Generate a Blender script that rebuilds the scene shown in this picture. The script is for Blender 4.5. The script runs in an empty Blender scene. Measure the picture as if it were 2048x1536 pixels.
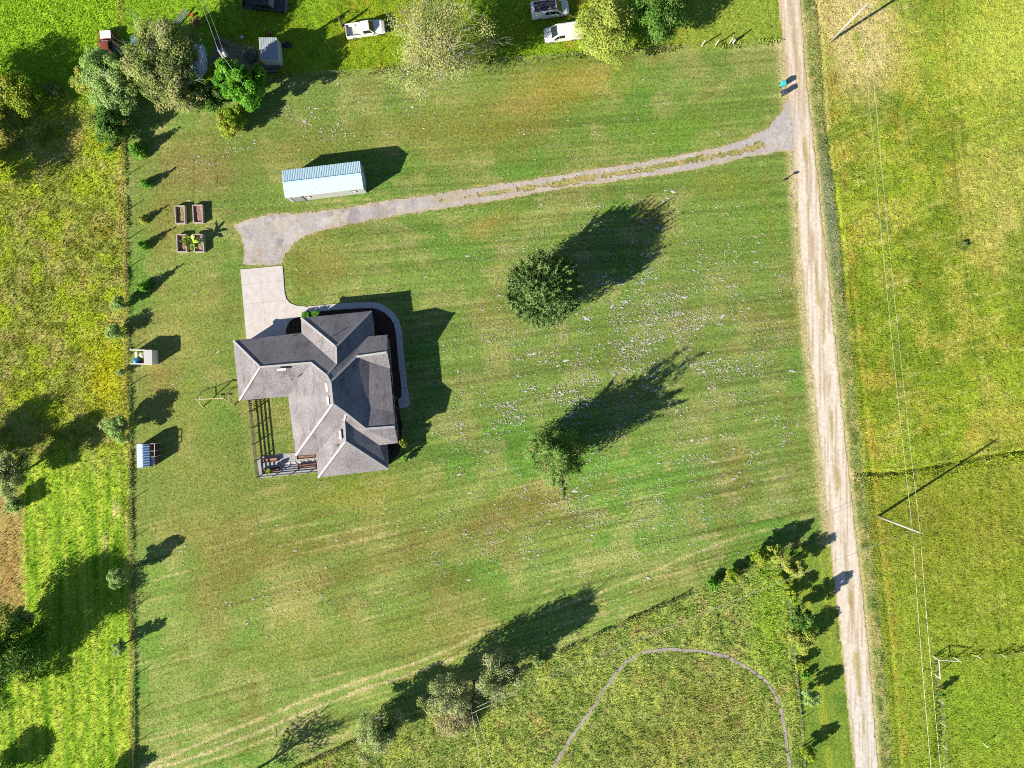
import bpy, bmesh, math, random
import numpy as np
from mathutils import Vector, Matrix

R = math.radians
SC = bpy.context.scene
COL = SC.collection

# ------------------------------------------------------------------ plan of the place
# The place is a flat plot seen from a drone. Plan units: 1 unit = 0.07 m, with the
# drone's foot point at (1024, 735), x to the east, y to the south.
S, NX, NY, H = 0.07, 1024.0, 735.0, 99.4

def g(px, py, h=0.0):
    """world position of a plan point surveyed at height h"""
    k = S * (H - h) / H
    return Vector(((px - NX) * k, (NY - py) * k, h))

# ------------------------------------------------------------------ camera
cam_d = bpy.data.cameras.new('drone_camera')
cam_d.sensor_width = 36.0
cam_d.lens = 36.0 * 1420.0 / 2048.0
cam_d.shift_y = -33.0 / 2048.0
cam_d.clip_start = 0.5
cam_d.clip_end = 8000.0
cam = bpy.data.objects.new('drone_camera', cam_d)
cam.location = (0, 0, H)
COL.objects.link(cam)
SC.camera = cam

# ------------------------------------------------------------------ sky, sun, exposure
SUN_EL = R(26.7)
LX, LY = 0.84, 0.543                       # the way the light travels over the ground
world = bpy.data.worlds.new('World')
SC.world = world
world.use_nodes = True
wn = world.node_tree.nodes
sky = wn.new('ShaderNodeTexSky')
sky.sky_type = 'NISHITA'
sky.sun_disc = False
sky.sun_elevation = SUN_EL
sky.sun_rotation = math.atan2(-LX, -LY)
sky.altitude = 50
sky.air_density = 1.0
sky.dust_density = 0.3
sky.ozone_density = 2.5
wn['Background'].inputs[1].default_value = 0.05
world.node_tree.links.new(sky.outputs[0], wn['Background'].inputs[0])
sd = bpy.data.lights.new('sun', 'SUN')
sd.energy = 5.0
sd.angle = R(0.5)
sd.color = (1.0, 0.90, 0.70)
sun = bpy.data.objects.new('sun', sd)
dv = Vector((LX * math.cos(SUN_EL), LY * math.cos(SUN_EL), -math.sin(SUN_EL)))
sun.rotation_euler = dv.to_track_quat('-Z', 'Y').to_euler()
sun.location = (-60, -40, 60)
COL.objects.link(sun)
SC.view_settings.view_transform = 'Standard'
SC.view_settings.look = 'None'
SC.view_settings.gamma = 1.0
SC.view_settings.use_curve_mapping = False
SC.view_settings.exposure = 1.07
SC.render.engine = 'CYCLES'
SC.cycles.use_denoising = False
SC.cycles.filter_width = 1.0
SC.cycles.max_bounces = 5
SC.cycles.diffuse_bounces = 3
SC.cycles.transparent_max_bounces = 4

# ------------------------------------------------------------------ helpers
KX = np.array([1.56, 1.49, 1.33])             # brightness of a white flat surface in this light
def lin(c):
    c = np.asarray(c, float) / 255.0
    return np.where(c <= 0.04045, c / 12.92, ((c + 0.055) / 1.055) ** 2.4)
def A(r, gg, b, f=1.0):
    """base colour of a flat surface that looks (r,g,b) in this sunlight"""
    return np.clip(lin((r, gg, b)) / KX * f, 0.004, 0.85)

def hsh(ix, iy, seed):
    n = (ix.astype(np.int64) * 374761393 + iy.astype(np.int64) * 668265263 + seed * 144269504) & 0xffffffff
    n = ((n ^ (n >> 13)) * 1274126177) & 0xffffffff
    n = n ^ (n >> 16)
    return (n & 0xffffff) / float(0xffffff)
def vn(x, y, seed=0):
    x = np.asarray(x, float); y = np.asarray(y, float)
    ix = np.floor(x); iy = np.floor(y); fx = x - ix; fy = y - iy
    fx = fx * fx * (3 - 2 * fx); fy = fy * fy * (3 - 2 * fy)
    a = hsh(ix, iy, seed); b = hsh(ix + 1, iy, seed); c = hsh(ix, iy + 1, seed); d = hsh(ix + 1, iy + 1, seed)
    return (a * (1 - fx) + b * fx) * (1 - fy) + (c * (1 - fx) + d * fx) * fy
def fbm(x, y, scale, octv=3, seed=0, rough=0.55):
    t = 0; amp = 1; tot = 0; f = 1.0 / scale
    for o in range(octv):
        ca, sa = math.cos(o * 0.9 + 0.3), math.sin(o * 0.9 + 0.3)
        t = t + amp * vn((x * ca - y * sa) * f + 37.1 * o, (x * sa + y * ca) * f - 11.7 * o, seed + o * 17)
        tot += amp; amp *= rough; f *= 2.05
    return t / tot
def sst(e0, e1, x):
    t = np.clip((x - e0) / (e1 - e0), 0, 1)
    return t * t * (3 - 2 * t)
def poly_sd(px, py, poly):
    """signed distance to a polygon, positive inside"""
    px = np.asarray(px, float); py = np.asarray(py, float)
    best = np.full(px.shape, 1e18); ins = np.zeros(px.shape, bool)
    n = len(poly)
    for i in range(n):
        ax, ay = poly[i]; bx, by = poly[(i + 1) % n]
        dx, dy = bx - ax, by - ay
        t = np.clip(((px - ax) * dx + (py - ay) * dy) / (dx * dx + dy * dy + 1e-12), 0, 1)
        d = (px - ax - t * dx) ** 2 + (py - ay - t * dy) ** 2
        best = np.minimum(best, d)
        if ay != by:
            cr = ((ay > py) != (by > py)) & (px < (bx - ax) * (py - ay) / (by - ay) + ax)
            ins ^= cr
    d = np.sqrt(best)
    return np.where(ins, d, -d)
def line_d(px, py, pts):
    best = np.full(np.shape(px), 1e18)
    for (ax, ay), (bx, by) in zip(pts[:-1], pts[1:]):
        dx, dy = bx - ax, by - ay
        t = np.clip(((px - ax) * dx + (py - ay) * dy) / (dx * dx + dy * dy + 1e-12), 0, 1)
        best = np.minimum(best, (px - ax - t * dx) ** 2 + (py - ay - t * dy) ** 2)
    return np.sqrt(best)
def blob(px, py, cx, cy, rx, ry, rot=0):
    c, s = math.cos(R(rot)), math.sin(R(rot))
    u = (px - cx) * c + (py - cy) * s; v = -(px - cx) * s + (py - cy) * c
    return np.exp(-((u / rx) ** 2 + (v / ry) ** 2))

# ---- materials
MATS = {}
def mat(name, col, rough=0.8, metal=0.0, var=0.12, scale=6.0, bump=0.0, bscale=30.0, spec=0.4):
    if name in MATS: return MATS[name]
    m = bpy.data.materials.new(name); m.use_nodes = True
    nt = m.node_tree; b = nt.nodes['Principled BSDF']
    b.inputs['Roughness'].default_value = rough
    b.inputs['Metallic'].default_value = metal
    b.inputs['Specular IOR Level'].default_value = spec
    tc = nt.nodes.new('ShaderNodeTexCoord')
    nz = nt.nodes.new('ShaderNodeTexNoise'); nz.inputs['Scale'].default_value = scale
    nz.inputs['Detail'].default_value = 5; nz.inputs['Roughness'].default_value = 0.65
    nt.links.new(tc.outputs['Object'], nz.inputs['Vector'])
    mr = nt.nodes.new('ShaderNodeMapRange')
    mr.inputs['From Min'].default_value = 0.3; mr.inputs['From Max'].default_value = 0.7
    mr.inputs['To Min'].default_value = 1 - var; mr.inputs['To Max'].default_value = 1 + var
    nt.links.new(nz.outputs['Fac'], mr.inputs['Value'])
    mx = nt.nodes.new('ShaderNodeMix'); mx.data_type = 'RGBA'; mx.blend_type = 'MULTIPLY'
    mx.inputs['Factor'].default_value = 1.0
    mx.inputs['A'].default_value = (*[float(c) for c in col], 1)
    nt.links.new(mr.outputs['Result'], mx.inputs['B'])
    nt.links.new(mx.outputs['Result'], b.inputs['Base Color'])
    if bump:
        n2 = nt.nodes.new('ShaderNodeTexNoise'); n2.inputs['Scale'].default_value = bscale; n2.inputs['Detail'].default_value = 4
        nt.links.new(tc.outputs['Object'], n2.inputs['Vector'])
        bp = nt.nodes.new('ShaderNodeBump'); bp.inputs['Strength'].default_value = bump; bp.inputs['Distance'].default_value = 0.02
        nt.links.new(n2.outputs['Fac'], bp.inputs['Height']); nt.links.new(bp.outputs['Normal'], b.inputs['Normal'])
    MATS[name] = m
    return m
def soil_mat(name, lo, hi, scale, bump, bdist, hue=0.0):
    """surface whose colour varies from place to place ('tint' attribute) with fine procedural grain"""
    if name in MATS: return MATS[name]
    m = bpy.data.materials.new(name); m.use_nodes = True
    nt = m.node_tree; b = nt.nodes['Principled BSDF']; b.inputs['Roughness'].default_value = 0.95
    b.inputs['Specular IOR Level'].default_value = 0.15
    at = nt.nodes.new('ShaderNodeAttribute'); at.attribute_name = 'tint'
    tc = nt.nodes.new('ShaderNodeTexCoord')
    def noise(sc, det=5, rg=0.7):
        n = nt.nodes.new('ShaderNodeTexNoise'); n.inputs['Scale'].default_value = sc
        n.inputs['Detail'].default_value = det; n.inputs['Roughness'].default_value = rg
        nt.links.new(tc.outputs['Object'], n.inputs['Vector']); return n
    n1 = noise(scale)
    mr = nt.nodes.new('ShaderNodeMapRange')
    mr.inputs['From Min'].default_value = 0.32; mr.inputs['From Max'].default_value = 0.68
    mr.inputs['To Min'].default_value = lo; mr.inputs['To Max'].default_value = hi
    nt.links.new(n1.outputs['Fac'], mr.inputs['Value'])
    mx = nt.nodes.new('ShaderNodeMix'); mx.data_type = 'RGBA'; mx.blend_type = 'MULTIPLY'; mx.inputs['Factor'].default_value = 1.0
    nt.links.new(at.outputs['Color'], mx.inputs['A']); nt.links.new(mr.outputs['Result'], mx.inputs['B'])
    out = mx.outputs['Result']
    if hue:
        n3 = noise(scale * 0.8, 4, 0.75)
        m3 = nt.nodes.new('ShaderNodeMapRange')
        m3.inputs['From Min'].default_value = 0.5; m3.inputs['From Max'].default_value = 0.72
        m3.inputs['To Min'].default_value = 0.0; m3.inputs['To Max'].default_value = hue
        nt.links.new(n3.outputs['Fac'], m3.inputs['Value'])
        mm = nt.nodes.new('ShaderNodeMix'); mm.data_type = 'RGBA'
        c = A(172, 158, 92); mm.inputs['B'].default_value = (*[float(q) for q in c], 1)
        nt.links.new(m3.outputs['Result'], mm.inputs['Factor']); nt.links.new(out, mm.inputs['A'])
        out = mm.outputs['Result']
    nt.links.new(out, b.inputs['Base Color'])
    n2 = noise(scale * 1.7, 4, 0.7)
    bp = nt.nodes.new('ShaderNodeBump'); bp.inputs['Strength'].default_value = bump; bp.inputs['Distance'].default_value = bdist
    nt.links.new(n2.outputs['Fac'], bp.inputs['Height']); nt.links.new(bp.outputs['Normal'], b.inputs['Normal'])
    MATS[name] = m
    return m
def leaf_mat(name='leaf', trans=0.42, gloss=0.015):
    if name in MATS: return MATS[name]
    m = bpy.data.materials.new(name); m.use_nodes = True
    nt = m.node_tree; nt.nodes.remove(nt.nodes['Principled BSDF'])
    o = nt.nodes['Material Output']
    at = nt.nodes.new('ShaderNodeAttribute'); at.attribute_name = 'tint'
    d = nt.nodes.new('ShaderNodeBsdfDiffuse'); t = nt.nodes.new('ShaderNodeBsdfTranslucent')
    gl = nt.nodes.new('ShaderNodeBsdfGlossy'); gl.inputs['Roughness'].default_value = 0.45
    gl.inputs['Color'].default_value = (.6, .6, .6, 1)
    mx = nt.nodes.new('ShaderNodeMixShader'); mx.inputs[0].default_value = trans
    m2 = nt.nodes.new('ShaderNodeMixShader'); m2.inputs[0].default_value = gloss
    nt.links.new(at.outputs['Color'], d.inputs[0]); nt.links.new(at.outputs['Color'], t.inputs[0])
    nt.links.new(d.outputs[0], mx.inputs[1]); nt.links.new(t.outputs[0], mx.inputs[2])
    nt.links.new(mx.outputs[0], m2.inputs[1]); nt.links.new(gl.outputs[0], m2.inputs[2])
    nt.links.new(m2.outputs[0], o.inputs[0])
    MATS[name] = m
    return m

# ---- objects
def tag(o, label, cat, group=None):
    o['label'] = label; o['category'] = cat
    if group: o['group'] = group
    return o
def thing(name, label, cat, loc, rz=0.0, group=None):
    o = bpy.data.objects.new(name, None); COL.objects.link(o)
    o.empty_display_size = 0.3
    o.location = loc; o.rotation_euler = (0, 0, rz)
    return tag(o, label, cat, group)
def inv_of(parent):
    m = Matrix.Identity(4)
    p = parent; chain = []
    while p is not None: chain.append(p); p = p.parent
    for p in reversed(chain):
        m = m @ Matrix.LocRotScale(p.location, p.rotation_euler, p.scale)
    return m.inverted()
class MB:
    """collects boxes, beams, tubes and faces for ONE mesh object"""
    def __init__(s): s.v = []; s.f = []
    def add(s, vs, fs):
        o = len(s.v); s.v += [tuple(v) for v in vs]; s.f += [tuple(i + o for i in f) for f in fs]; return s
    def box(s, c, d, rz=0.0, tilt=None):
        cx, cy, cz = c; hx, hy, hz = d[0] / 2, d[1] / 2, d[2] / 2
        m = Matrix.Rotation(rz, 3, 'Z')
        if tilt: m = m @ Matrix.Rotation(tilt[1], 3, tilt[0])
        vs = [Vector(c) + m @ Vector((x * hx, y * hy, z * hz)) for z in (-1, 1) for y in (-1, 1) for x in (-1, 1)]
        return s.add(vs, [(0, 2, 3, 1), (4, 5, 7, 6), (0, 1, 5, 4), (2, 6, 7, 3), (0, 4, 6, 2), (1, 3, 7, 5)])
    def beam(s, a, b, w, h, up=(0, 0, 1)):
        a = Vector(a); b = Vector(b); d = (b - a).normalized(); u = Vector(up)
        if abs(d.dot(u)) > 0.98: u = Vector((1, 0, 0))
        sd = d.cross(u).normalized(); u = sd.cross(d).normalized()
        vs = [p + sd * x * w / 2 + u * y * h / 2 for p in (a, b) for (x, y) in ((-1, -1), (1, -1), (1, 1), (-1, 1))]
        return s.add(vs, [(3, 2, 1, 0), (4, 5, 6, 7), (0, 1, 5, 4), (1, 2, 6, 5), (2, 3, 7, 6), (3, 0, 4, 7)])
    def tube(s, pts, rad, n=6, cap=True):
        pts = [Vector(p) for p in pts]; vs = []; fs = []
        prev = None
        for i, p in enumerate(pts):
            d = (pts[min(i + 1, len(pts) - 1)] - pts[max(i - 1, 0)])
            d = d.normalized() if d.length > 1e-9 else Vector((0, 0, 1))
            u = Vector((0, 0, 1)) if abs(d.z) < 0.9 else Vector((1, 0, 0))
            if prev is not None: u = prev
            sd = d.cross(u)
            if sd.length < 1e-6: sd = d.cross(Vector((0.3, 0.9, 0.1)))
            sd.normalize(); u = sd.cross(d).normalized(); prev = u
            r = rad[i] if hasattr(rad, '__len__') else rad
            for k in range(n):
                a = 2 * math.pi * k / n
                vs.append(p + sd * math.cos(a) * r + u * math.sin(a) * r)
        for i in range(len(pts) - 1):
            for k in range(n):
                a, b = i * n + k, i * n + (k + 1) % n
                fs.append((a, b, b + n, a + n))
        if cap:
            fs.append(tuple(range(n - 1, -1, -1))); fs.append(tuple(range((len(pts) - 1) * n, len(pts) * n)))
        return s.add(vs, fs)
    def prism(s, poly, z0, z1):
        n = len(poly)
        if sum(poly[i][0] * poly[(i + 1) % n][1] - poly[(i + 1) % n][0] * poly[i][1] for i in range(n)) < 0: poly = poly[::-1]
        vs = [(x, y, z0) for x, y in poly] + [(x, y, z1) for x, y in poly]
        fs = [tuple(range(n - 1, -1, -1)), tuple(range(n, 2 * n))]
        fs += [(i, (i + 1) % n, n + (i + 1) % n, n + i) for i in range(n)]
        return s.add(vs, fs)
    def build(s, name, m, parent=None, world=False, smooth=False, bevel=0.0, tri=False):
        me = bpy.data.meshes.new(name)
        vs = s.v
        if parent is not None and world:
            M = inv_of(parent); vs = [tuple(M @ Vector(v)) for v in vs]
        me.from_pydata(vs, [], s.f); me.update()
        if bevel or tri:
            bm = bmesh.new(); bm.from_mesh(me)
            if tri: bmesh.ops.recalc_face_normals(bm, faces=bm.faces)
            if bevel:
                bmesh.ops.bevel(bm, geom=[e for e in bm.edges if len(e.link_faces) == 2 and e.calc_face_angle(0) > 0.5], offset=bevel, segments=2, affect='EDGES', clamp_overlap=True)
            bm.to_mesh(me); bm.free()
        if smooth: me.shade_smooth()
        if m is not None: me.materials.append(m)
        o = bpy.data.objects.new(name, me); COL.objects.link(o)
        if parent is not None: o.parent = parent
        return o
def np_mesh(name, verts, faces, m, tint=None, parent=None, smooth=False):
    """mesh from numpy arrays; faces (N,3) or (N,4); tint = per-vertex base colour"""
    me = bpy.data.meshes.new(name)
    k = faces.shape[1]
    me.vertices.add(len(verts)); me.vertices.foreach_set('co', np.ascontiguousarray(verts, np.float32).ravel())
    me.loops.add(faces.size); me.loops.foreach_set('vertex_index', np.ascontiguousarray(faces, np.int32).ravel())
    me.polygons.add(len(faces)); me.polygons.foreach_set('loop_start', np.arange(0, faces.size, k, dtype=np.int32))
    me.update(calc_edges=True)
    if tint is not None:
        a = me.attributes.new('tint', 'FLOAT_COLOR', 'POINT')
        c = np.ones((len(verts), 4), np.float32); c[:, :3] = tint
        a.data.foreach_set('color', c.ravel())
    if smooth: me.shade_smooth()
    me.materials.append(m)
    o = bpy.data.objects.new(name, me); COL.objects.link(o)
    if parent is not None: o.parent = parent
    return o
def structure(o): o['kind'] = 'structure'; return o
def stuff(o): o['kind'] = 'stuff'; return o
# ================================================================== GROUND
W_LINE = [(150, 246), (540, 256), (900, 262), (1300, 268), (1536, 271)]
N_LINE = [(200, 205), (400, 190), (560, 152), (800, 142), (1000, 122), (1200, 108), (1400, 96), (1600, 82)]
S_FENCE = [(540, 1560), (620, 1522), (700, 1485), (860, 1425), (960, 1385), (1050, 1335), (1200, 1265), (1400, 1175), (1500, 1128), (1556, 1108)]
E_FENCE = [(1556, 1108), (1573, 1180), (1588, 1330), (1599, 1440), (1608, 1560)]
PADDOCK = S_FENCE + E_FENCE[1:]
ROAD_L = [(-400, 1515), (0, 1556), (160, 1572), (300, 1586), (500, 1599), (700, 1618), (900, 1641), (1100, 1661), (1300, 1683), (1536, 1708), (2000, 1755)]
ROAD_R = [(-400, 1562), (0, 1601), (160, 1613), (300, 1630), (500, 1652), (700, 1673), (900, 1693), (1100, 1716), (1300, 1738), (1536, 1757), (2000, 1802)]
def ip(tab, v): a = np.array(tab, float); return np.interp(v, a[:, 0], a[:, 1])
DRIVE = [(1588, 180), (1562, 226), (1538, 256), (1498, 277), (1440, 296), (1340, 316), (1200, 338), (1050, 362), (960, 376), (850, 393), (760, 405), (680, 419), (600, 428), (540, 430),
         (505, 438), (468, 450), (482, 472), (492, 500), (488, 526), (520, 528), (562, 527), (570, 505), (590, 482), (630, 462), (700, 447), (800, 428), (900, 413), (1000, 398),
         (1100, 379), (1200, 364), (1300, 351), (1400, 335), (1470, 318), (1530, 306), (1576, 300), (1604, 292), (1606, 200)]
MEDIAN = [(880, 402), (960, 390), (1050, 376), (1120, 366), (1200, 352), (1300, 336), (1400, 318), (1480, 302), (1525, 290)]
TRAIL = [(1100, 1560), (1112, 1525), (1140, 1478), (1180, 1425), (1215, 1370), (1250, 1325), (1285, 1305), (1330, 1298), (1400, 1302), (1455, 1313), (1500, 1338), (1535, 1365), (1558, 1405), (1568, 1450), (1580, 1536), (1582, 1570)]
BARE = [(415, 128), (425, 85), (440, 72), (480, 88), (520, 92), (520, 135), (500, 150), (450, 145)]
PATIO = [(512, 915), (558, 907), (600, 905), (640, 900), (640, 944), (520, 957)]
MULCH = [(600, 664), (604, 634), (640, 621), (735, 612), (752, 612), (775, 624), (793, 645), (800, 690), (806, 760), (809, 790), (800, 802), (799, 818), (806, 850), (800, 905), (778, 930), (760, 890), (770, 700), (735, 660)]
PLANTER = [(605, 632), (590, 634), (578, 646), (572, 660), (574, 668), (604, 664)]

def road_in(px, py): return np.minimum(px - ip(ROAD_L, py), ip(ROAD_R, py) - px)
def drive_in(px, py):
    d = poly_sd(px, py, DRIVE) + 3.0 + (fbm(px, py, 14, 4, 5, .7) - 0.5) * 10
    dm = line_d(px, py, MEDIAN)
    isl = (3.6 - dm) + (fbm(px, py, 9, 4, 8, .7) - 0.5) * 20 + (sst(880, 1120, px) - 1) * 6
    isl = np.where((px > 850) & (px < 1535), isl, -9)
    return np.where(isl > 0, -isl, d)
def trail_in(px, py): return 3.6 - line_d(px, py, TRAIL) + (fbm(px, py, 7, 3, 3) - 0.5) * 5

def mixc(c, t, w):
    return c + (np.asarray(t) - c) * np.clip(w, 0, 1)[:, None]

def zones(px, py):
    z = {}
    xw = ip(W_LINE, py); yn = ip(N_LINE, px)
    z['dw'] = xw - px
    z['west'] = sst(-2, 4, z['dw'] + (fbm(px, py, 8, 2, 2) - 0.5) * 6)
    z['dn'] = yn - py
    z['north'] = sst(-5, 5, z['dn'] + (fbm(px, py, 18, 2, 4) - 0.5) * 14)
    z['dp'] = poly_sd(px, py, PADDOCK)
    z['pad'] = sst(-3, 3, z['dp'] + (fbm(px, py, 7, 2, 6) - 0.5) * 5)
    z['er'] = px - ip(ROAD_R, py)
    z['el'] = ip(ROAD_L, py) - px
    z['east'] = sst(-2, 4, z['er'])
    return z

def lawn_t(px, py):
    k = 0.07 + 0.2 * np.clip((py - 420) / 750, 0, 1)
    return py + k * (px - 900) + 10 * (fbm(px, py, 300, 2, 77) - 0.5)

def ground_colour(px, py, z=None):
    z = z or zones(px, py)
    n1 = fbm(px, py, 150, 4, 11); n2 = fbm(px, py, 46, 4, 12); n3 = fbm(px, py, 14, 3, 13); n4 = fbm(px, py, 5, 2, 14)
    # ---------- mown lawn
    c = np.tile(A(122, 146, 66), (len(px), 1))
    c = mixc(c, A(104, 146, 56), sst(0.45, 0.68, n1))
    c = mixc(c, A(156, 160, 90), sst(0.45, 0.75, n2) * 0.8)
    c = mixc(c, A(132, 124, 62), sst(0.58, 0.8, fbm(px, py, 80, 4, 21)) * 0.5)
    t = lawn_t(px, py)
    st = vn(t / 4.2, px / 380 + 3, 31); st2 = vn(t / 13.0, px / 600, 32); st3 = vn(t / 3.0, px / 110, 33)
    mow = sst(500, 900, px) * 0.6 + 0.4
    c = c * (1 + (0.56 * (st - 0.5) + 0.22 * (st2 - 0.5)) * mow)[:, None]
    south = sst(930, 1080, py + 0.15 * (px - 600))
    c = mixc(c, A(188, 176, 116), sst(0.66, 0.95, st3) * (0.5 + 0.5 * south) * sst(0.3, 0.55, n2) * 0.9)
    c = mixc(c, A(92, 84, 34), sst(0.74, 0.95, vn(t / 4.2, px / 160, 35)) * (0.3 + 0.4 * south) * 0.75)
    # dry and brown patches
    for (cx, cy, rx, ry, rot, col, w) in (
            (640, 1085, 210, 42, -14, A(122, 108, 52), .6), (430, 1135, 60, 110, 25, A(124, 112, 56), .45), (400, 1060, 120, 40, 0, A(126, 112, 50), .45),
            (900, 1180, 70, 60, 0, A(104, 92, 40), .5), (960, 1060, 140, 45, -17, A(122, 110, 52), .45), (580, 1230, 50, 45, 0, A(176, 160, 92), .45),
            (690, 1150, 160, 22, -15, A(108, 92, 40), .5), (1040, 1010, 120, 40, -15, A(120, 104, 52), .4), (860, 1270, 120, 30, -14, A(150, 138, 66), .4),
            (380, 345, 85, 52, 0, A(150, 132, 80), .55), (330, 470, 30, 70, 10, A(136, 124, 64), .6), (330, 420, 60, 60, 0, A(140, 128, 66), .35),
            (370, 640, 70, 130, 0, A(158, 154, 78), .6), (380, 860, 70, 130, 0, A(150, 150, 72), .55), (310, 770, 40, 70, 0, A(150, 128, 74), .5),
            (1140, 165, 110, 45, -8, A(170, 148, 58), .6), (1060, 210, 80, 40, -8, A(164, 142, 62), .45), (990, 270, 120, 40, -8, A(150, 134, 58), .4),
            (880, 250, 150, 50, -4, A(150, 140, 62), .4), (1450, 370, 60, 25, 0, A(150, 142, 52), .5), (975, 450, 50, 22, -25, A(166, 146, 66), .6),
            (640, 520, 60, 50, 0, A(150, 146, 62), .5), (600, 470, 60, 20, -20, A(160, 150, 72), .5), (600, 300, 130, 40, -6, A(138, 130, 62), .5),
            (700, 990, 140, 34, -6, A(152, 142, 52), .5), (420, 970, 120, 60, 0, A(142, 148, 70), .5), (510, 690, 30, 120, 5, A(146, 142, 60), .4),
            (1225, 700, 60, 60, 0, A(96, 140, 48), .4), (1500, 420, 70, 90, 0, A(98, 142, 40), .5), (1350, 260, 140, 40, -6, A(112, 156, 40), .5),
            (620, 1290, 200, 40, -15, A(140, 146, 62), .4), (330, 1330, 60, 160, 0, A(112, 140, 56), .5)):
        c = mixc(c, col, blob(px, py, cx, cy, rx, ry, rot) * w * (0.55 + 0.9 * n3))
    # bleached stubble at the edge of the roadside lawn
    e1 = np.exp(-((z['el'] - 8) / 9.0) ** 2)
    c = mixc(c, A(196, 182, 122), e1 * 0.75 * (z['er'] < 0) * (0.4 + 1.0 * n3))
    c = mixc(c, A(136, 122, 56), np.exp(-((z['el'] - 48 - 26 * n2) / 9.0) ** 2) * 0.5 * sst(.4, .7, n3) * (py > 330) * (py < 1100))
    c = mixc(c, A(192, 172, 112), (1 - sst(4, 11, line_d(px, py, MEDIAN))) * 0.75 * n3 * 1.7 * (px > 840))
    dr = -poly_sd(px, py, DRIVE)
    c = mixc(c, A(190, 174, 108), np.exp(-(dr / 5.0) ** 2) * 0.5 * n3 * 1.6)
    ri = road_in(px, py)
    c = mixc(c, A(228, 210, 164), np.exp(-((ri + 2) / 6.0) ** 2) * 0.8 * n3 * 1.7)
    # vehicle tracks in the lawn
    for pts, w, col, a in (
            ([(285, 1532), (330, 1518), (420, 1478), (520, 1438), (600, 1405), (700, 1368), (820, 1330), (900, 1298), (960, 1268)], 3.2, A(194, 182, 128), 1.05),
            ([(300, 1536), (350, 1528), (430, 1500), (530, 1458), (620, 1420), (720, 1382), (830, 1345), (905, 1318)], 3.2, A(198, 184, 134), 1.1),
            ([(370, 1536), (450, 1512), (540, 1476), (640, 1428)], 2.4, A(190, 178, 124), .9),
            ([(600, 1405), (660, 1405), (700, 1400)], 1.6, A(176, 164, 110), .7),
            ([(905, 1318), (895, 1290), (870, 1268), (830, 1264)], 1.6, A(150, 138, 88), .6), ([(900, 1300), (905, 1275), (885, 1258)], 1.3, A(150, 138, 88), .5),
            ([(1080, 1228), (1200, 1185), (1330, 1132), (1440, 1085), (1520, 1062), (1590, 1056)], 2.6, A(190, 182, 124), .9),
            ([(1120, 1240), (1260, 1180), (1400, 1122), (1480, 1090), (1560, 1070)], 1.8, A(96, 98, 44), .5),
            ([(560, 1092), (640, 1075), (720, 1058), (800, 1042)], 2.0, A(196, 178, 122), .7), ([(600, 1108), (700, 1086), (800, 1064)], 2.0, A(194, 176, 120), .65),
            ([(500, 1068), (600, 1052), (690, 1040)], 1.8, A(190, 174, 116), .6),
            ([(918, 505), (905, 540), (890, 575), (878, 610), (885, 640), (915, 700), (925, 740)], 1.2, A(132, 124, 66), .5),
            ([(940, 508), (920, 560), (905, 600), (925, 660), (940, 730)], 1.2, A(132, 124, 66), .5),
            ([(388, 318), (388, 395)], 2.0, A(108, 92, 48), .55), ([(372, 320), (372, 400)], 2.0, A(158, 138, 84), .5), ([(430, 318), (436, 372)], 1.4, A(90, 76, 42), .7),
            ([(345, 470), (345, 530)], 3.0, A(164, 146, 90), .5), ([(300, 520), (330, 600), (335, 650)], 3.0, A(150, 128, 76), .45)):
        d = line_d(px, py, pts)
        c = mixc(c, col, np.exp(-((d + 1.2 * (n3 - .5) * w) / w) ** 2) * a * (0.2 + 1.3 * n4) * (.55 + .9 * n2))
    # ---------- verge east of the paddock fence
    vg = (z['dp'] < 0) & (px > 1540) & (py > 1095) & (z['el'] > 0)
    vc = mixc(np.tile(A(128, 154, 56), (len(px), 1)), A(158, 172, 60), sst(0.45, 0.7, vn(z['el'] / 7.0, py / 300, 44)))
    c = np.where(vg[:, None], mixc(vc, A(108, 140, 48), sst(0.5, 0.7, n2)), c)
    # ---------- yard beyond the north line
    nc = np.tile(A(146, 172, 36), (len(px), 1))
    nc = mixc(nc, A(142, 184, 42), sst(0.42, 0.62, n1) * (1 - sst(500, 800, px) * 0.4))
    nc = mixc(nc, A(168, 166, 48), sst(0.5, 0.7, n2) * sst(560, 800, px) * 0.8)
    nc = mixc(nc, A(108, 150, 26), sst(0.55, 0.7, n3) * 0.6)
    nc = mixc(nc, A(150, 168, 66), sst(1250, 1420, px) * 0.8)
    nc = mixc(nc, A(184, 168, 108), np.exp(-((z['dn'] + 2) / 6.0) ** 2) * 0.5 * n3 * 1.6)
    for pts in ([(470, 0), (486, 30), (500, 60)], [(440, 5), (448, 30), (452, 52)]):
        nc = mixc(nc, A(126, 120, 52), np.exp(-(line_d(px, py, pts) / 3.0) ** 2) * 0.6)
    nc = mixc(nc, A(150, 132, 112), sst(-4, 10, poly_sd(px, py, BARE) + (n3 - .5) * 12) * 0.9)
    c = c * (1.14 + 0.24 * south * (1 - sst(1250, 1500, px)) + 0.12 * (1 - sst(330, 480, px)))[:, None]; nc = nc * 1.08
    c = mixc(c, nc, z['north'] * (z['east'] < 0.5) * (z['el'] > -5))
    # ---------- rough meadow to the west
    wc = np.tile(A(168, 176, 76), (len(px), 1))
    wc = mixc(wc, A(136, 144, 50), sst(0.48, 0.66, n3))
    wc = mixc(wc, A(182, 200, 44), sst(0.48, 0.68, n2) * 0.8)
    wc = mixc(wc, A(190, 180, 104), sst(0.52, 0.72, fbm(px, py, 30, 3, 51)) * 0.7)
    wc = mixc(wc, A(180, 152, 62), sst(0.6, 0.8, fbm(px, py, 22, 3, 52)) * 0.35)
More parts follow.
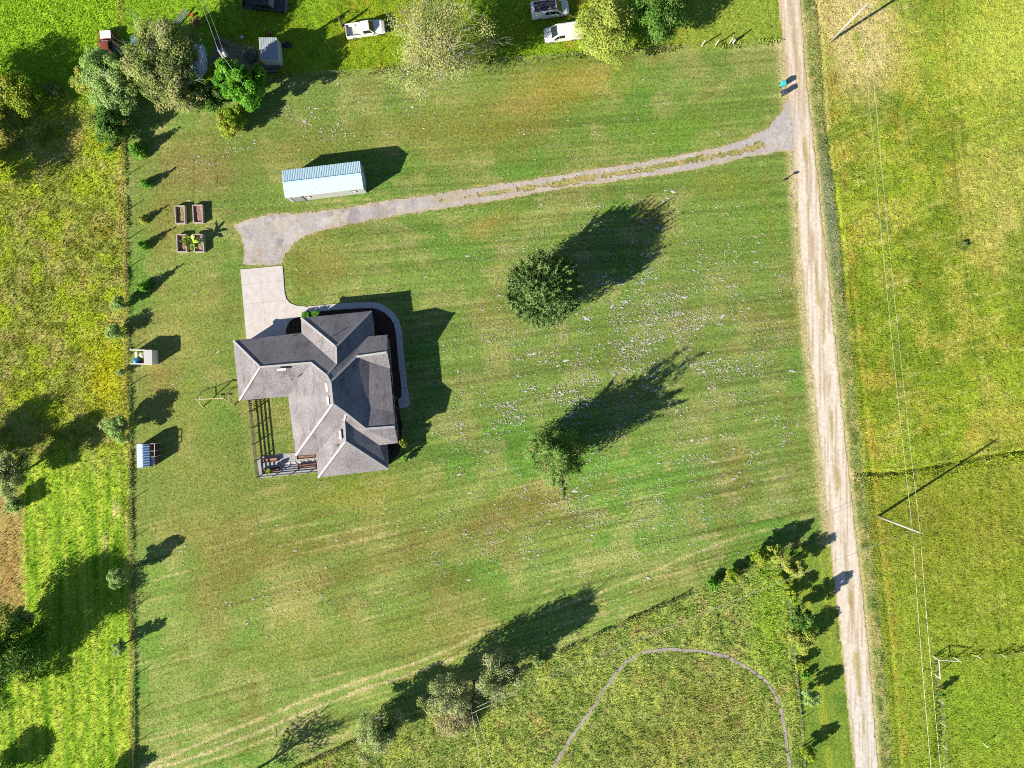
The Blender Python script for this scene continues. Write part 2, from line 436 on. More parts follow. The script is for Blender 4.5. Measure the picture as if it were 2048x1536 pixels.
    wc = mixc(wc, A(206, 204, 20), blob(px, py, 215, 760, 40, 70) * 0.8)
    hay = sst(880, 960, py + (n2 - 0.5) * 60)
    row = vn((px - (py - 900) * 0.03) / 7.0, py / 160, 55)
    hc = mixc(np.tile(A(146, 180, 46), (len(px), 1)), A(184, 200, 66), sst(0.4, 0.7, row) * 0.8)
    hc = mixc(hc, A(88, 132, 20), sst(0.6, 0.8, vn((px - (py - 900) * 0.03) / 5.0, py / 220, 56)) * .6)
    hc = mixc(hc, A(96, 150, 12), sst(0.55, 0.75, n3) * 0.6)
    hc = mixc(hc, A(206, 196, 122), sst(0.8, 0.95, vn((px - (py - 900) * 0.03) / 4.0, py / 60, 57)) * (blob(px, py, 225, 1060, 38, 230) + 0.25))
    hc = mixc(hc, A(178, 158, 96), (1 - sst(36, 56, px + (n3 - 0.5) * 26)) * sst(960, 1000, py) * (1 - sst(1230, 1270, py)) * 0.95)
    hc = mixc(hc, A(176, 136, 76), blob(px, py, 20, 1130, 20, 90) * n3 * 1.2)
    wc = mixc(wc, hc * 1.12, hay)
    wc = mixc(wc, A(152, 192, 44) * 1.15, (1 - sst(150, 230, py + (n2 - .5) * 60)) * 0.95)
    wc = mixc(wc, A(196, 176, 92), np.exp(-((z['dw'] - 6) / 5.0) ** 2) * 0.55)
    c = mixc(c, wc * 1.12, z['west'])
    # ---------- paddock south
    pc = np.tile(A(154, 166, 84), (len(px), 1))
    pc = mixc(pc, A(122, 146, 62), sst(0.46, 0.64, n3) * .9)
    pc = mixc(pc, A(174, 184, 84), sst(0.5, 0.7, n2) * 0.7)
    pc = mixc(pc, A(176, 150, 96), sst(0.6, 0.78, fbm(px, py, 24, 3, 61)) * 0.5)
    pc = mixc(pc, A(150, 122, 60), (blob(px, py, 1430, 1400, 90, 70) + blob(px, py, 1350, 1490, 120, 40)) * 0.3 * n3 * 1.6)
    pc = mixc(pc, A(138, 172, 40), blob(px, py, 1540, 1230, 40, 120) * 0.7)
    c = mixc(c, pc * 1.28, z['pad'])
    # ---------- meadow east of the road
    ec = np.tile(A(160, 178, 50), (len(px), 1))
    ec = mixc(ec, A(126, 152, 38), sst(0.44, 0.64, n1) * .9)
    ec = mixc(ec, A(118, 140, 40), sst(0.52, 0.7, fbm(px, py, 90, 4, 78)) * .7)
    ec = mixc(ec, A(190, 184, 80), sst(0.46, 0.72, n2) * 0.7)
    ec = mixc(ec, A(120, 146, 44), sst(0.5, 0.76, fbm(px, py, 26, 4, 71)) * 0.7)
    ec = mixc(ec, A(184, 162, 62), sst(0.55, 0.8, fbm(px, py, 40, 4, 72)) * 0.5)
    ec = mixc(ec, A(108, 132, 40), sst(0.62, 0.85, vn((px * 0.35 + py) / 4.0, (px - py * .35) / 22.0, 73)) * 0.45)
    ec = mixc(ec, A(206, 200, 110), sst(0.66, 0.9, vn((px * 0.35 + py) / 5.0, (px - py * .35) / 30.0, 74)) * 0.45)
    ec = mixc(ec, A(214, 196, 130), np.clip(blob(px, py, 1725, 85, 66, 85) * 1.6 + blob(px, py, 1690, 20, 60, 50) * 1.3, 0, 1) * sst(0.22, 0.5, n3 * 0.6 + n2 * 0.4))
    ec = mixc(ec, A(196, 208, 84), blob(px, py, 2010, 90, 130, 120) * 0.8)
    ec = mixc(ec, A(206, 196, 110), blob(px, py, 2010, 400, 70, 130) * 0.6 * n2 * 1.7)
    ec = mixc(ec, A(84, 112, 34), blob(px, py, 1930, 490, 16, 13) * 0.9)
    ec = mixc(ec, A(140, 158, 48), sst(930, 970, py + 0.12 * (px - 1720)) * 0.5)
    ec = mixc(ec, A(140, 128, 46), blob(px, py, 1880, 1050, 150, 90) * 0.35)
    ec = mixc(ec, A(152, 178, 58), sst(1100, 1400, py) * 0.35)
    ec = mixc(ec, A(126, 172, 40), (blob(px, py, 1960, 1430, 110, 110)) * 0.4)
    ec = mixc(ec, A(176, 146, 60), np.exp(-((z['er'] - 40 - 22 * n2) / 9.0) ** 2) * 0.5 * sst(.35, .65, n3))
    vs = sst(1, 5, z['er']) * (1 - sst(22, 34, z['er'] + (n3 - .5) * 12))
    ec = mixc(ec, A(146, 156, 92), vs * 0.8)
    ec = mixc(ec, A(196, 180, 120), vs * sst(.45, .65, n3) * .7); ec = mixc(ec, A(96, 116, 44), vs * sst(.5, .7, fbm(px, py, 16, 3, 79)) * .7)
    ec = mixc(ec, A(132, 144, 108), vs * blob(px, py, 1660, 430, 60, 130) * 0.9)
    ec = mixc(ec, A(190, 172, 110), np.exp(-((z['er'] - 34) / 7.0) ** 2) * 0.5 * (py < 260))
    ec = mixc(ec, A(204, 188, 132), np.exp(-(z['er'] / 6.0) ** 2) * 0.7)
    c = mixc(c, ec * 1.14, z['east'])
    away = sst(1.04, 1.5, np.maximum(np.abs(px - 1024) / 1100, np.abs(py - 768) / 840))
    c = mixc(c, A(138, 150, 66), away * 0.85)
    return np.clip(c * (0.86 + 0.28 * n4)[:, None], 0.004, 0.8)

def ground_height(px, py, z):
    n = fbm(px, py, 10, 3, 91) - 0.5; nb = fbm(px, py, 40, 3, 92) - 0.5
    tall = np.clip(z['west'] * 1.0 + z['pad'] * 0.8 + z['east'] * sst(14, 30, z['er']) * 0.8 + z['north'] * 0.55 * (z['el'] > 0), 0, 1)
    h = (0.03 * n + 0.03 * nb) * (1 - tall) + tall * (0.2 * n + 0.14 * nb + 0.03) + z['pad'] * 0.08 * n
    h += (vn(lawn_t(px, py) / 6.0, px / 300, 31) - 0.5) * 0.035 * (1 - tall)
    # drainage ditch beside the road, a sunken field track and ruts
    dd = np.abs(z['er'] - 31 - 3 * np.sin(py / 60.0))
    h -= 0.30 * np.exp(-(dd / 3.6) ** 2) * (py < 620) * (0.5 + n)
    h -= 0.16 * np.exp(-(np.abs(z['er'] - 44) / 4.0) ** 2) * (py >= 560) * (0.6 + n)
    tr = line_d(px, py, [(1715, 948), (1790, 945), (1860, 934), (1940, 918), (2080, 896)])
    h -= 0.22 * np.exp(-(tr / 3.2) ** 2); h += 0.10 * np.exp(-((tr - 8) / 4.0) ** 2)
    flat = np.maximum.reduce([sst(-5, -1, road_in(px, py)), sst(-5, -1, poly_sd(px, py, DRIVE)),
                              sst(-4, -1, trail_in(px, py)), sst(-4, -1, poly_sd(px, py, [(480, 535), (566, 530), (620, 600), (800, 600), (850, 800), (800, 910), (480, 960)]))])
    return h * (1 - flat) - 0.03 * flat

def axis(lo, hi, step):
    a = list(np.arange(lo, hi + step * 0.5, step))
    d = step * 3
    while a[-1] < 3000: a.append(a[-1] + d); d *= 1.5
    d = step * 3
    while a[0] > -3000: a.insert(0, a[0] - d); d *= 1.5
    return np.array(a)
gx = axis(-76, 76, 0.25); gy = axis(-60, 55, 0.25)
XX, YY = np.meshgrid(gx, gy); XX = XX.ravel(); YY = YY.ravel()
PX = XX / S + NX; PY = NY - YY / S
Z = zones(PX, PY)
gc = ground_colour(PX, PY, Z)
far = np.maximum(np.abs(PX - 1024) / 1100, np.abs(PY - 768) / 840) > 1.25
gh = np.where(far, 0.0, ground_height(PX, PY, Z))
nx_, ny_ = len(gx), len(gy)
ii = (np.arange(ny_ - 1)[:, None] * nx_ + np.arange(nx_ - 1)[None, :]).ravel()
GF = np.stack([ii, ii + 1, ii + nx_ + 1, ii + nx_], 1)
turf = soil_mat('turf', 0.55, 1.5, 3.0, 0.8, 0.07, hue=0.3)
structure(np_mesh('ground', np.stack([XX, YY, gh], 1), GF, turf, gc, smooth=True))

def sheet(name, fn, box, cell, z, colour, m, rough=0.012):
    """a ragged-edged surface lying on the ground wherever fn > 0"""
    x0, y0, x1, y1 = box
    xs = np.arange(x0, x1, cell); ys = np.arange(y0, y1, cell)
    X, Y = np.meshgrid(xs, ys); shp = X.shape
    k = fn(X.ravel(), Y.ravel()).reshape(shp) > 0
    keep = k[:-1, :-1] & k[1:, :-1] & k[:-1, 1:] & k[1:, 1:]
    jj, kk = np.nonzero(keep)
    n = shp[1]; a = jj * n + kk
    f = np.stack([a + n, a + n + 1, a + 1, a], 1)
    used, inv = np.unique(f, return_inverse=True); f = inv.reshape(f.shape)
    px = X.ravel()[used]; py = Y.ravel()[used]
    jx = (hsh(used, used * 3, 1) - .5) * cell * 0.5; jy = (hsh(used * 7, used, 2) - .5) * cell * 0.5
    hz = z + (fbm(px, py, 5, 2, 81) - 0.5) * rough * 2
    v = np.stack([(px + jx - NX) * S, (NY - py - jy) * S, hz], 1)
    return structure(np_mesh(name, v, f, m, colour(px, py), smooth=True))

def road_colour(px, py):
    u = (px - ip(ROAD_L, py)) / (ip(ROAD_R, py) - ip(ROAD_L, py))
    c = np.tile(A(246, 230, 206), (len(px), 1))
    dn = sst(600, 800, py)
    c = mixc(c, A(230, 204, 168), (1 - sst(200, 420, py)) * 0.8)
    c = mixc(c, A(250, 240, 224), np.exp(-((u - 0.32 - 0.05 * np.sin(py / 150)) / 0.12) ** 2) * 0.7)
    c = mixc(c, A(250, 240, 224), np.exp(-((u - 0.76 - 0.04 * np.sin(py / 110)) / 0.11) ** 2) * 0.65)
    c = mixc(c, A(196, 174, 146), np.exp(-((u - 0.55) / 0.09) ** 2) * 0.6 * sst(0.35, 0.6, fbm(px * 4, py, 60, 3, 101)))
    c = mixc(c, A(240, 234, 226), sst(1250, 1500, py) * 0.55)
    c = mixc(c, A(206, 176, 140), sst(0.56, 0.75, vn(px / 3.0, py / 70, 102)) * 0.6)
    c = mixc(c, A(196, 176, 110), sst(0.62, 0.75, vn(px / 8, py / 60, 104)) * np.exp(-((u - 0.52) / 0.14) ** 2) * 0.8)
    c = mixc(c, A(210, 204, 200), blob(px, py, 1578, 250, 22, 40) * 0.7)
    e = np.minimum(u, 1 - u)
    c = mixc(c, A(206, 188, 132), (1 - sst(0.0, 0.12, e + (fbm(px, py, 8, 2, 103) - .5) * .12)) * 0.75)
    return np.clip(c * (0.9 + 0.2 * fbm(px, py, 6, 3, 105))[:, None], 0, .8)
def drive_colour(px, py):
    c = np.tile(A(202, 194, 190), (len(px), 1))
    c = mixc(c, A(176, 168, 170), sst(0.45, 0.65, fbm(px, py, 30, 3, 111)) * (1 - sst(700, 1000, px)))
    c = mixc(c, A(222, 214, 208), sst(0.5, 0.7, fbm(px, py, 22, 3, 112)) * 0.8)
    c = mixc(c, A(206, 186, 152), sst(0.5, 0.75, fbm(px, py, 16, 3, 113)) * 0.45)
    e = poly_sd(px, py, DRIVE)
    c = mixc(c, A(212, 186, 138), (1 - sst(0, 4, e + (fbm(px, py, 9, 2, 114) - .5) * 8)) * 0.5)
    c = mixc(c, A(206, 182, 132), (1 - sst(3, 10, line_d(px, py, MEDIAN))) * 0.5 * (px > 840))
    return np.clip(c * (0.86 + 0.28 * fbm(px, py, 4, 2, 115))[:, None], 0, .8)
sand = soil_mat('sandy_earth', 0.86, 1.13, 2.2, 0.35, 0.03)
gravel = soil_mat('grey_gravel', 0.72, 1.28, 7.0, 0.6, 0.04)
sheet('dirt_road', lambda x, y: road_in(x, y) + (fbm(x, y, 12, 4, 120, .7) - .5) * 10, (1480, -120, 1840, 1720), 1.4, 0.012, road_colour, sand)
sheet('gravel_driveway', lambda x, y: np.minimum(drive_in(x, y), 3 - road_in(x, y) + (fbm(x, y, 10, 2, 121) - .5) * 8), (455, 180, 1612, 540), 1.6, 0.018, drive_colour, gravel)
sheet('dirt_path', trail_in, (1085, 1285, 1600, 1570), 1.2, 0.014,
      lambda x, y: np.tile(A(188, 174, 164), (len(x), 1)) * (0.7 + 0.6 * fbm(x, y, 6, 2, 122))[:, None], gravel)
sheet('mulch_bed', lambda x, y: np.maximum(poly_sd(x, y, MULCH), poly_sd(x, y, PLANTER)), (565, 605, 815, 935), 1.5, 0.02,
      lambda x, y: np.tile(A(84, 66, 58), (len(x), 1)) * (0.6 + 0.8 * fbm(x, y, 5, 3, 123))[:, None], soil_mat('bark_mulch', 0.5, 1.5, 8, 1.0, 0.05), 0.03)
def patio_colour(px, py):
    return np.tile(A(200, 196, 194), (len(px), 1)) * (0.72 + 0.5 * fbm(px, py, 2.5, 2, 124))[:, None]
sheet('gravel_patio', lambda x, y: poly_sd(x, y, PATIO), (505, 895, 645, 960), 0.9, 0.02, patio_colour, gravel)

# ------------------------------------------------------------------ grass standing on the ground
RNG = np.random.default_rng(7)
LEAF = leaf_mat()
GRASS = leaf_mat('grass_blade', 0.25, 0.0)
def grass(name, box, dens, keep, length, width, lean, shade=1.25, label=None, clump=0.0, jit=0.2, sunk=0.0):
    x0, y0, x1, y1 = box
    n = int((x1 - x0) * (y1 - y0) * S * S * dens)
    px = RNG.uniform(x0, x1, n); py = RNG.uniform(y0, y1, n)
    z = zones(px, py)
    k = keep(px, py, z) > RNG.random(n)
    k &= (road_in(px, py) < -1) & (drive_in(px, py) < -0.5) & (trail_in(px, py) < -1.5)
    px, py = px[k], py[k]; z = {q: w[k] for q, w in z.items()}; n = len(px)
    c = ground_colour(px, py, z)
    h = ground_height(px, py, z)
    cl = fbm(px, py, 9, 2, 301)
    L = length * RNG.uniform(0.55, 1.25, n) * (1 + clump * (cl - 0.5) * 2)
    a = RNG.uniform(0, 2 * np.pi, n); le = np.radians(RNG.uniform(lean[0], lean[1], n))
    dx, dy = np.cos(a) * np.sin(le), np.sin(a) * np.sin(le); dz = np.cos(le)
    w = width * RNG.uniform(0.6, 1.4, n) / 2
    b = np.stack([(px - NX) * S, (NY - py) * S, h - 0.01 - sunk], 1)
    sd = np.stack([-np.sin(a), np.cos(a), np.zeros(n)], 1) * w[:, None]
    mid = b + np.stack([dx, dy, dz], 1) * (L * 0.55)[:, None]
    tip = b + np.stack([dx * 1.25, dy * 1.25, dz * 0.85], 1) * L[:, None]
    v = np.stack([b - sd * 0.5, b + sd * 0.5, mid + sd, mid - sd, tip], 1).reshape(-1, 3)
    i0 = np.arange(n) * 5
    f = np.concatenate([np.stack([i0, i0 + 1, i0 + 2], 1), np.stack([i0, i0 + 2, i0 + 3], 1), np.stack([i0 + 3, i0 + 2, i0 + 4], 1)])
    c = np.clip(c * shade * (1 + RNG.normal(0, jit, n))[:, None], 0.006, 0.6)
    o = stuff(np_mesh(name, v, f, GRASS, np.repeat(c, 5, 0)))
    return tag(o, label, 'grass')
edge = lambda d, w: np.exp(-(d / w) ** 2)
grass('meadow_grass', (-40, -30, 275, 1580), 38, lambda x, y, z: z['west'] * np.where(y > 900, 0.4, 1.0), 0.36, 0.075, (15, 65), clump=0.6, label='tall yellow-green meadow grass west of the wire fence')
grass('fence_line_grass', (225, 150, 290, 1580), 130, lambda x, y, z: ((z['dw'] > -3) & (z['dw'] < 5 + 4 * np.sin(y / 37))) * sst(0.25, 0.6, fbm(x, y, 26, 3, 315)) * (y > 230), 0.42, 0.08, (5, 50), label='tall uncut grass strip along the west fence', clump=0.35)
grass('yard_grass', (-40, -30, 1580, 215), 34, lambda x, y, z: z['north'] * (1 - z['west'] * (y > 215)) * (poly_sd(x, y, BARE) < 2) * np.where(x > 1250, 0.5, 1.0), 0.24, 0.065, (15, 70), clump=0.6, label='bright uncut grass in the yard with the parked vehicles')
grass('boundary_weeds', (540, 80, 1560, 175), 60, lambda x, y, z: edge(z['dn'] - 1, 5.0) * sst(0.42, 0.6, fbm(x, y, 40, 3, 311)), 0.5, 0.12, (10, 55), label='straggly weeds along the north boundary wire')
grass('paddock_grass', (540, 1095, 1620, 1580), 42, lambda x, y, z: z['pad'], 0.30, 0.08, (12, 62), clump=0.9, label='tufted olive paddock grass around the curving path')
grass('paddock_fence_grass', (540, 1095, 1625, 1580), 160, lambda x, y, z: ((z['dp'] > -2) & (z['dp'] < 6) & (z['el'] > 0)) * sst(0.3, 0.6, fbm(x, y, 30, 2, 313)), 0.55, 0.1, (5, 45), label='taller grass left standing along the paddock fence')
grass('roadside_meadow_grass', (1590, -30, 2110, 1580), 34, lambda x, y, z: z['east'] * sst(4, 12, z['er']), 0.24, 0.065, (20, 70), clump=0.6, label='yellow-green meadow grass east of the dirt road')
grass('ditch_weeds', (1590, -30, 1790, 1580), 45, lambda x, y, z: z['east'] * edge(z['er'] - 24, 9.0) * sst(0.4, 0.7, fbm(x, y, 24, 3, 312)), 0.26, 0.08, (20, 70), label='coarse weeds in the ditch beside the dirt road', clump=0.5)
grass('lawn_grass', (240, 90, 1720, 1580), 20, lambda x, y, z: (1 - z['west']) * (1 - z['north']) * (1 - z['pad']) * (z['el'] > 0) * (poly_sd(x, y, [(478, 533), (568, 529), (605, 612), (800, 600), (830, 810), (800, 935), (640, 958), (505, 960), (470, 800), (462, 680)]) < 0), 0.12, 0.07, (35, 80), shade=1.2, jit=0.42, label='short mown lawn grass around the house')
grass('courtyard_grass', (500, 795, 600, 915), 20, lambda x, y, z: (poly_sd(x, y, [(505, 802), (575, 795), (590, 905), (512, 913)]) > 0) * 1.0, 0.12, 0.08, (30, 75), shade=1.1, label='short grass in the fenced court behind the house')

TRK = [(1715, 948), (1790, 945), (1860, 934), (1940, 918), (2080, 896)]
grass('track_weeds', (1700, 880, 2110, 990), 60, lambda x, y, z: edge(line_d(x, y, [(a, b + 10) for a, b in TRK]), 9.0) * sst(.3, .55, fbm(x, y, 16, 3, 331)), 0.42, 0.09, (10, 55), label='coarse weeds along the sunken track across the east meadow', clump=.6)
FLN = [(1866, 1500 + 60), (1872, 1440), (1870, 1400), (1867, 1348), (1866, 1312), (1908, 1314), (1949, 1309), (1999, 1307), (2050, 1302)]
grass('field_fence_weeds', (1850, 1285, 2110, 1580), 110, lambda x, y, z: edge(line_d(x, y, FLN), 4.0) * sst(.3, .6, fbm(x, y, 22, 3, 332)), 0.5, 0.09, (8, 50), label='weeds along the white-post field fence', clump=.5)
# pale dry clippings and bare specks strewn over the lawn
def clippings():
    n = 420000
    px = RNG.uniform(300, 1600, n); py = RNG.uniform(150, 1300, n)
    z = zones(px, py)
    d = 0.9 * blob(px, py, 1310, 640, 150, 150) + 0.75 * blob(px, py, 1130, 800, 260, 60, -15) + 0.45 * blob(px, py, 1420, 750, 130, 130) \
        + 0.6 * blob(px, py, 1010, 800, 120, 70, -15) + 0.5 * blob(px, py, 1200, 1000, 300, 70, -17) + 0.25 * blob(px, py, 1350, 1020, 200, 90, -17) \
        + 0.55 * blob(px, py, 640, 240, 130, 50, -5) + 0.4 * blob(px, py, 450, 310, 90, 25, -20) + 0.30 * blob(px, py, 1230, 720, 330, 330) + 0.22 * blob(px, py, 1050, 1080, 120, 60, -15) \
        + 0.025 + 0.14 * blob(px, py, 700, 1170, 200, 80, -14) + 0.25 * blob(px, py, 1570, 560, 14, 260) + 0.2 * blob(px, py, 940, 680, 40, 100)
    d = d * (.35 + .65 * sst(0.4, 0.7, vn(lawn_t(px, py) / 5.0, px / 160, 401))) * sst(0.3, 0.7, fbm(px, py, 30, 3, 402)) * 1.1
    k = (d * 0.55 > RNG.random(n)) & (drive_in(px, py) < -3) & (z['north'] < .1) & (z['west'] < .1) & (z['pad'] < .1) & (z['el'] > 6) & (poly_sd(px, py, [(470, 530), (800, 590), (850, 800), (800, 960), (460, 960)]) < 0)
    px, py = px[k], py[k]; n = len(px)
    m = 7
    a0 = RNG.uniform(0, 6.28, n); sz = 0.032 * RNG.lognormal(0, 0.5, n); el = RNG.uniform(1.2, 3.4, n)
    sl = np.arctan(0.07 + 0.2 * np.clip((py - 420) / 750, 0, 1)) + RNG.normal(0, 0.35, n)
    V = []
    for q in range(m):
        an = 6.2832 * q / m; rr = sz * RNG.uniform(0.6, 1.3, n)
        u = np.cos(an) * rr * el; w = np.sin(an) * rr
        V.append(np.stack([(px - NX) * S + u * np.cos(sl) - w * np.sin(sl), (NY - py) * S + u * np.sin(sl) + w * np.cos(sl), np.full(n, 0.035) + RNG.uniform(0, .02, n)], 1))
    V.append(np.stack([(px - NX) * S, (NY - py) * S, np.full(n, 0.085)], 1))
    v = np.stack(V, 1).reshape(-1, 3); i0 = np.arange(n) * (m + 1)
    f = np.concatenate([np.stack([i0 + q, i0 + (q + 1) % m, i0 + m], 1) for q in range(m)])
    t = RNG.random((n, 1))
    c = A(255, 252, 248) * t + A(206, 196, 166) * (1 - t)
    o = np_mesh('dry_clippings', v, f, GRASS, np.repeat(c, m + 1, 0))
    return tag(stuff(o), 'pale dry clippings and bare specks strewn over the lawn', 'clippings')
clippings()
# ================================================================== HOUSE
def zz(x, y): return (420 + x / 3.2, 500 + y / 3.2)
EV, EF = 2.85, 3.7                           # eaves: wings, front
HP = {  # roof corner -> plan position, first height
    'V5': (736.3, 672.8, 3.4), 'V10': (759, 890.6, 3.4), 'B2': (737.5, 815, 4.35),
    'E1': (466.3, 681.3, EV), 'E2': (602.8, 665.8, EV), 'E3': (601.9, 635.9, EV), 'E4': (742.5, 621.9, EV), 'E5': (747.5, 671.0, EV), 'E6': (773.8, 669.6, EF),
    'E7': (779.4, 736.6, EF), 'E8': (787.3, 824, EF), 'E9': (795.6, 886, EF), 'E10': (773, 889.7, EV), 'E11': (776.3, 939, EV), 'E12': (636.3, 955.3, EV),
    'E13': (631.9, 908.8, EV), 'E14': (591.3, 911.5, EV), 'E15': (576.3, 792.8, EV), 'E16': (478.4, 801, EV),
    'R1': (520, 734.4, 5.4), 'R2': (621.6, 725.6, 5.4), 'R3': (652.8, 751, 6.3), 'R4': (660.6, 764, 6.6), 'R5': (665.3, 807.8, 6.6), 'R6': (691.9, 826.6, 5.9),
    'R8': (688.2, 842, 5.6), 'R9': (690.3, 882.8, 5.6), 'R10': (671.6, 693.8, 5.7), 'R11': (672.5, 728, 5.7), 'R12': (712.2, 713.4, 5.0), 'R13': (730.9, 857.8, 5.0),
    'G1': (773.2, 704.7, 5.0), 'G2': (788.8, 853.4, 5.0), 'B1': (738.8, 723.5, 4.35)}
HF = [('E1', 'E2', 'R11', 'R3', 'R2', 'R1'), ('E16', 'E15', 'R2', 'R1'), ('E1', 'R1', 'E16'), ('E15', 'E14', 'R5', 'R4', 'R3', 'R2'), ('E3', 'E4', 'R10'), ('E2', 'E3', 'R10', 'R11'),
      ('E4', 'E5', 'V5', 'R3', 'R11', 'R10'), ('R3', 'R4', 'R12', 'G1', 'E6', 'V5'), ('R12', 'G1', 'E7', 'B1'), ('R4', 'R12', 'B1', 'B2', 'R13', 'R6', 'R5'), ('B1', 'E7', 'E8', 'B2'),
      ('R13', 'B2', 'E8', 'G2'), ('R6', 'R13', 'G2', 'E9', 'V10', 'R8'), ('R8', 'V10', 'E10', 'E11', 'R9'), ('R9', 'E11', 'E12'), ('R8', 'R9', 'E12', 'E13'), ('R5', 'R6', 'R8', 'E13', 'E14')]
# make every roof slope as flat as it can be (least squares on the ridge heights)
free = [k for k in HP if k[0] != 'E']; xy = {k: g(*v) for k, v in HP.items()}
nv, nf = len(free), len(HF); rows = []; rhs = []
for fi, fc in enumerate(HF):
    for k in fc:
        r = np.zeros(nv + 3 * nf); r[nv + 3 * fi:nv + 3 * fi + 3] = (xy[k].x + 23, xy[k].y + 5, 1); b = xy[k].z
        if k[0] != 'E': r[free.index(k)] = -1; b = 0
        rows.append(r * 4); rhs.append(b * 4)
for k in free:
    r = np.zeros(nv + 3 * nf); r[free.index(k)] = 1.0; rows.append(r); rhs.append(HP[k][2])
sol = np.linalg.lstsq(np.array(rows), np.array(rhs), rcond=None)[0]
HV = {k: (g(HP[k][0], HP[k][1], float(sol[free.index(k)])) if k in free else xy[k]) for k in HP}

def shingle_mat():
    m = bpy.data.materials.new('asphalt_shingle'); m.use_nodes = True
    nt = m.node_tree; b = nt.nodes['Principled BSDF']; b.inputs['Roughness'].default_value = 0.9; b.inputs['Specular IOR Level'].default_value = 0.25
    ge = nt.nodes.new('ShaderNodeNewGeometry'); tc = nt.nodes.new('ShaderNodeTexCoord')
    # courses run level around the roof: cut by height
    sx = nt.nodes.new('ShaderNodeSeparateXYZ'); nt.links.new(tc.outputs['Object'], sx.inputs[0])
    mu = nt.nodes.new('ShaderNodeMath'); mu.operation = 'MULTIPLY'; mu.inputs[1].default_value = 7.5
    nt.links.new(sx.outputs['Z'], mu.inputs[0])
    fr = nt.nodes.new('ShaderNodeMath'); fr.operation = 'FRACT'; nt.links.new(mu.outputs[0], fr.inputs[0])
    def noise(sc, d=5, r=.65):
        n = nt.nodes.new('ShaderNodeTexNoise'); n.inputs['Scale'].default_value = sc; n.inputs['Detail'].default_value = d; n.inputs['Roughness'].default_value = r
        nt.links.new(tc.outputs['Object'], n.inputs['Vector']); return n
    n1 = noise(4.5, 5, .8); n2 = noise(0.35, 4, .6)
    cr = nt.nodes.new('ShaderNodeValToRGB')
    c0 = A(134, 128, 130); c1 = A(182, 174, 176)
    cr.color_ramp.elements[0].position = 0.34; cr.color_ramp.elements[0].color = (*[float(q) for q in c0], 1)
    cr.color_ramp.elements[1].position = 0.66; cr.color_ramp.elements[1].color = (*[float(q) for q in c1], 1)
    nt.links.new(n1.outputs['Fac'], cr.inputs[0])
    mr = nt.nodes.new('ShaderNodeMapRange'); mr.inputs['From Min'].default_value = 0.35; mr.inputs['From Max'].default_value = 0.68
    mr.inputs['To Min'].default_value = 0.8; mr.inputs['To Max'].default_value = 1.14; nt.links.new(n2.outputs['Fac'], mr.inputs['Value'])
    mx = nt.nodes.new('ShaderNodeMix'); mx.data_type = 'RGBA'; mx.blend_type = 'MULTIPLY'; mx.inputs['Factor'].default_value = 1
    nt.links.new(cr.outputs[0], mx.inputs['A']); nt.links.new(mr.outputs[0], mx.inputs['B'])
    # algae streaks
    mp = nt.nodes.new('ShaderNodeMapping'); mp.inputs['Scale'].default_value = (0.55, 0.18, 0.3); mp.inputs['Rotation'].default_value = (0, 0, R(-30))
    nt.links.new(tc.outputs['Object'], mp.inputs[0])
    n3 = nt.nodes.new('ShaderNodeTexNoise'); n3.inputs['Scale'].default_value = 2.0; n3.inputs['Detail'].default_value = 6; nt.links.new(mp.outputs[0], n3.inputs['Vector'])
    m3 = nt.nodes.new('ShaderNodeMapRange'); m3.inputs['From Min'].default_value = 0.54; m3.inputs['From Max'].default_value = 0.75; m3.inputs['To Max'].default_value = 0.6
    nt.links.new(n3.outputs['Fac'], m3.inputs['Value'])
    ms = nt.nodes.new('ShaderNodeMix'); ms.data_type = 'RGBA'; q = A(84, 78, 76); ms.inputs['B'].default_value = (*[float(x) for x in q], 1)
    nt.links.new(m3.outputs[0], ms.inputs['Factor']); nt.links.new(mx.outputs['Result'], ms.inputs['A'])
    nt.links.new(ms.outputs['Result'], b.inputs['Base Color'])
    hsum = nt.nodes.new('ShaderNodeMath'); hsum.operation = 'ADD'
    nt.links.new(fr.outputs[0], hsum.inputs[0]); nt.links.new(n1.outputs['Fac'], hsum.inputs[1])
    bp = nt.nodes.new('ShaderNodeBump'); bp.inputs['Strength'].default_value = 0.7; bp.inputs['Distance'].default_value = 0.025
    nt.links.new(hsum.outputs[0], bp.inputs['Height']); nt.links.new(bp.outputs['Normal'], b.inputs['Normal'])
    MATS['asphalt_shingle'] = m
    return m
def brick_mat():
    m = bpy.data.materials.new('red_brick_wall'); m.use_nodes = True
    nt = m.node_tree; b = nt.nodes['Principled BSDF']; b.inputs['Roughness'].default_value = 0.9
    br = nt.nodes.new('ShaderNodeTexBrick'); tc = nt.nodes.new('ShaderNodeTexCoord')
    br.inputs['Scale'].default_value = 5; br.inputs['Color1'].default_value = (.22, .085, .06, 1); br.inputs['Color2'].default_value = (.16, .06, .05, 1); br.inputs['Mortar'].default_value = (.3, .27, .24, 1)
    sp = nt.nodes.new('ShaderNodeSeparateXYZ'); cb = nt.nodes.new('ShaderNodeCombineXYZ'); ad = nt.nodes.new('ShaderNodeMath')
    nt.links.new(tc.outputs['Object'], sp.inputs[0]); nt.links.new(sp.outputs[0], ad.inputs[0]); nt.links.new(sp.outputs[1], ad.inputs[1])
    nt.links.new(ad.outputs[0], cb.inputs[0]); nt.links.new(sp.outputs[2], cb.inputs[1]); nt.links.new(cb.outputs[0], br.inputs['Vector'])
    nt.links.new(br.outputs['Color'], b.inputs['Base Color'])
    return m
SHINGLE = shingle_mat(); BRICK = brick_mat()
WHITE = mat('white_paint', (.72, .72, .72), .5, var=.05)
TRIM = mat('white_trim', (.62, .62, .62), .6, var=.06)
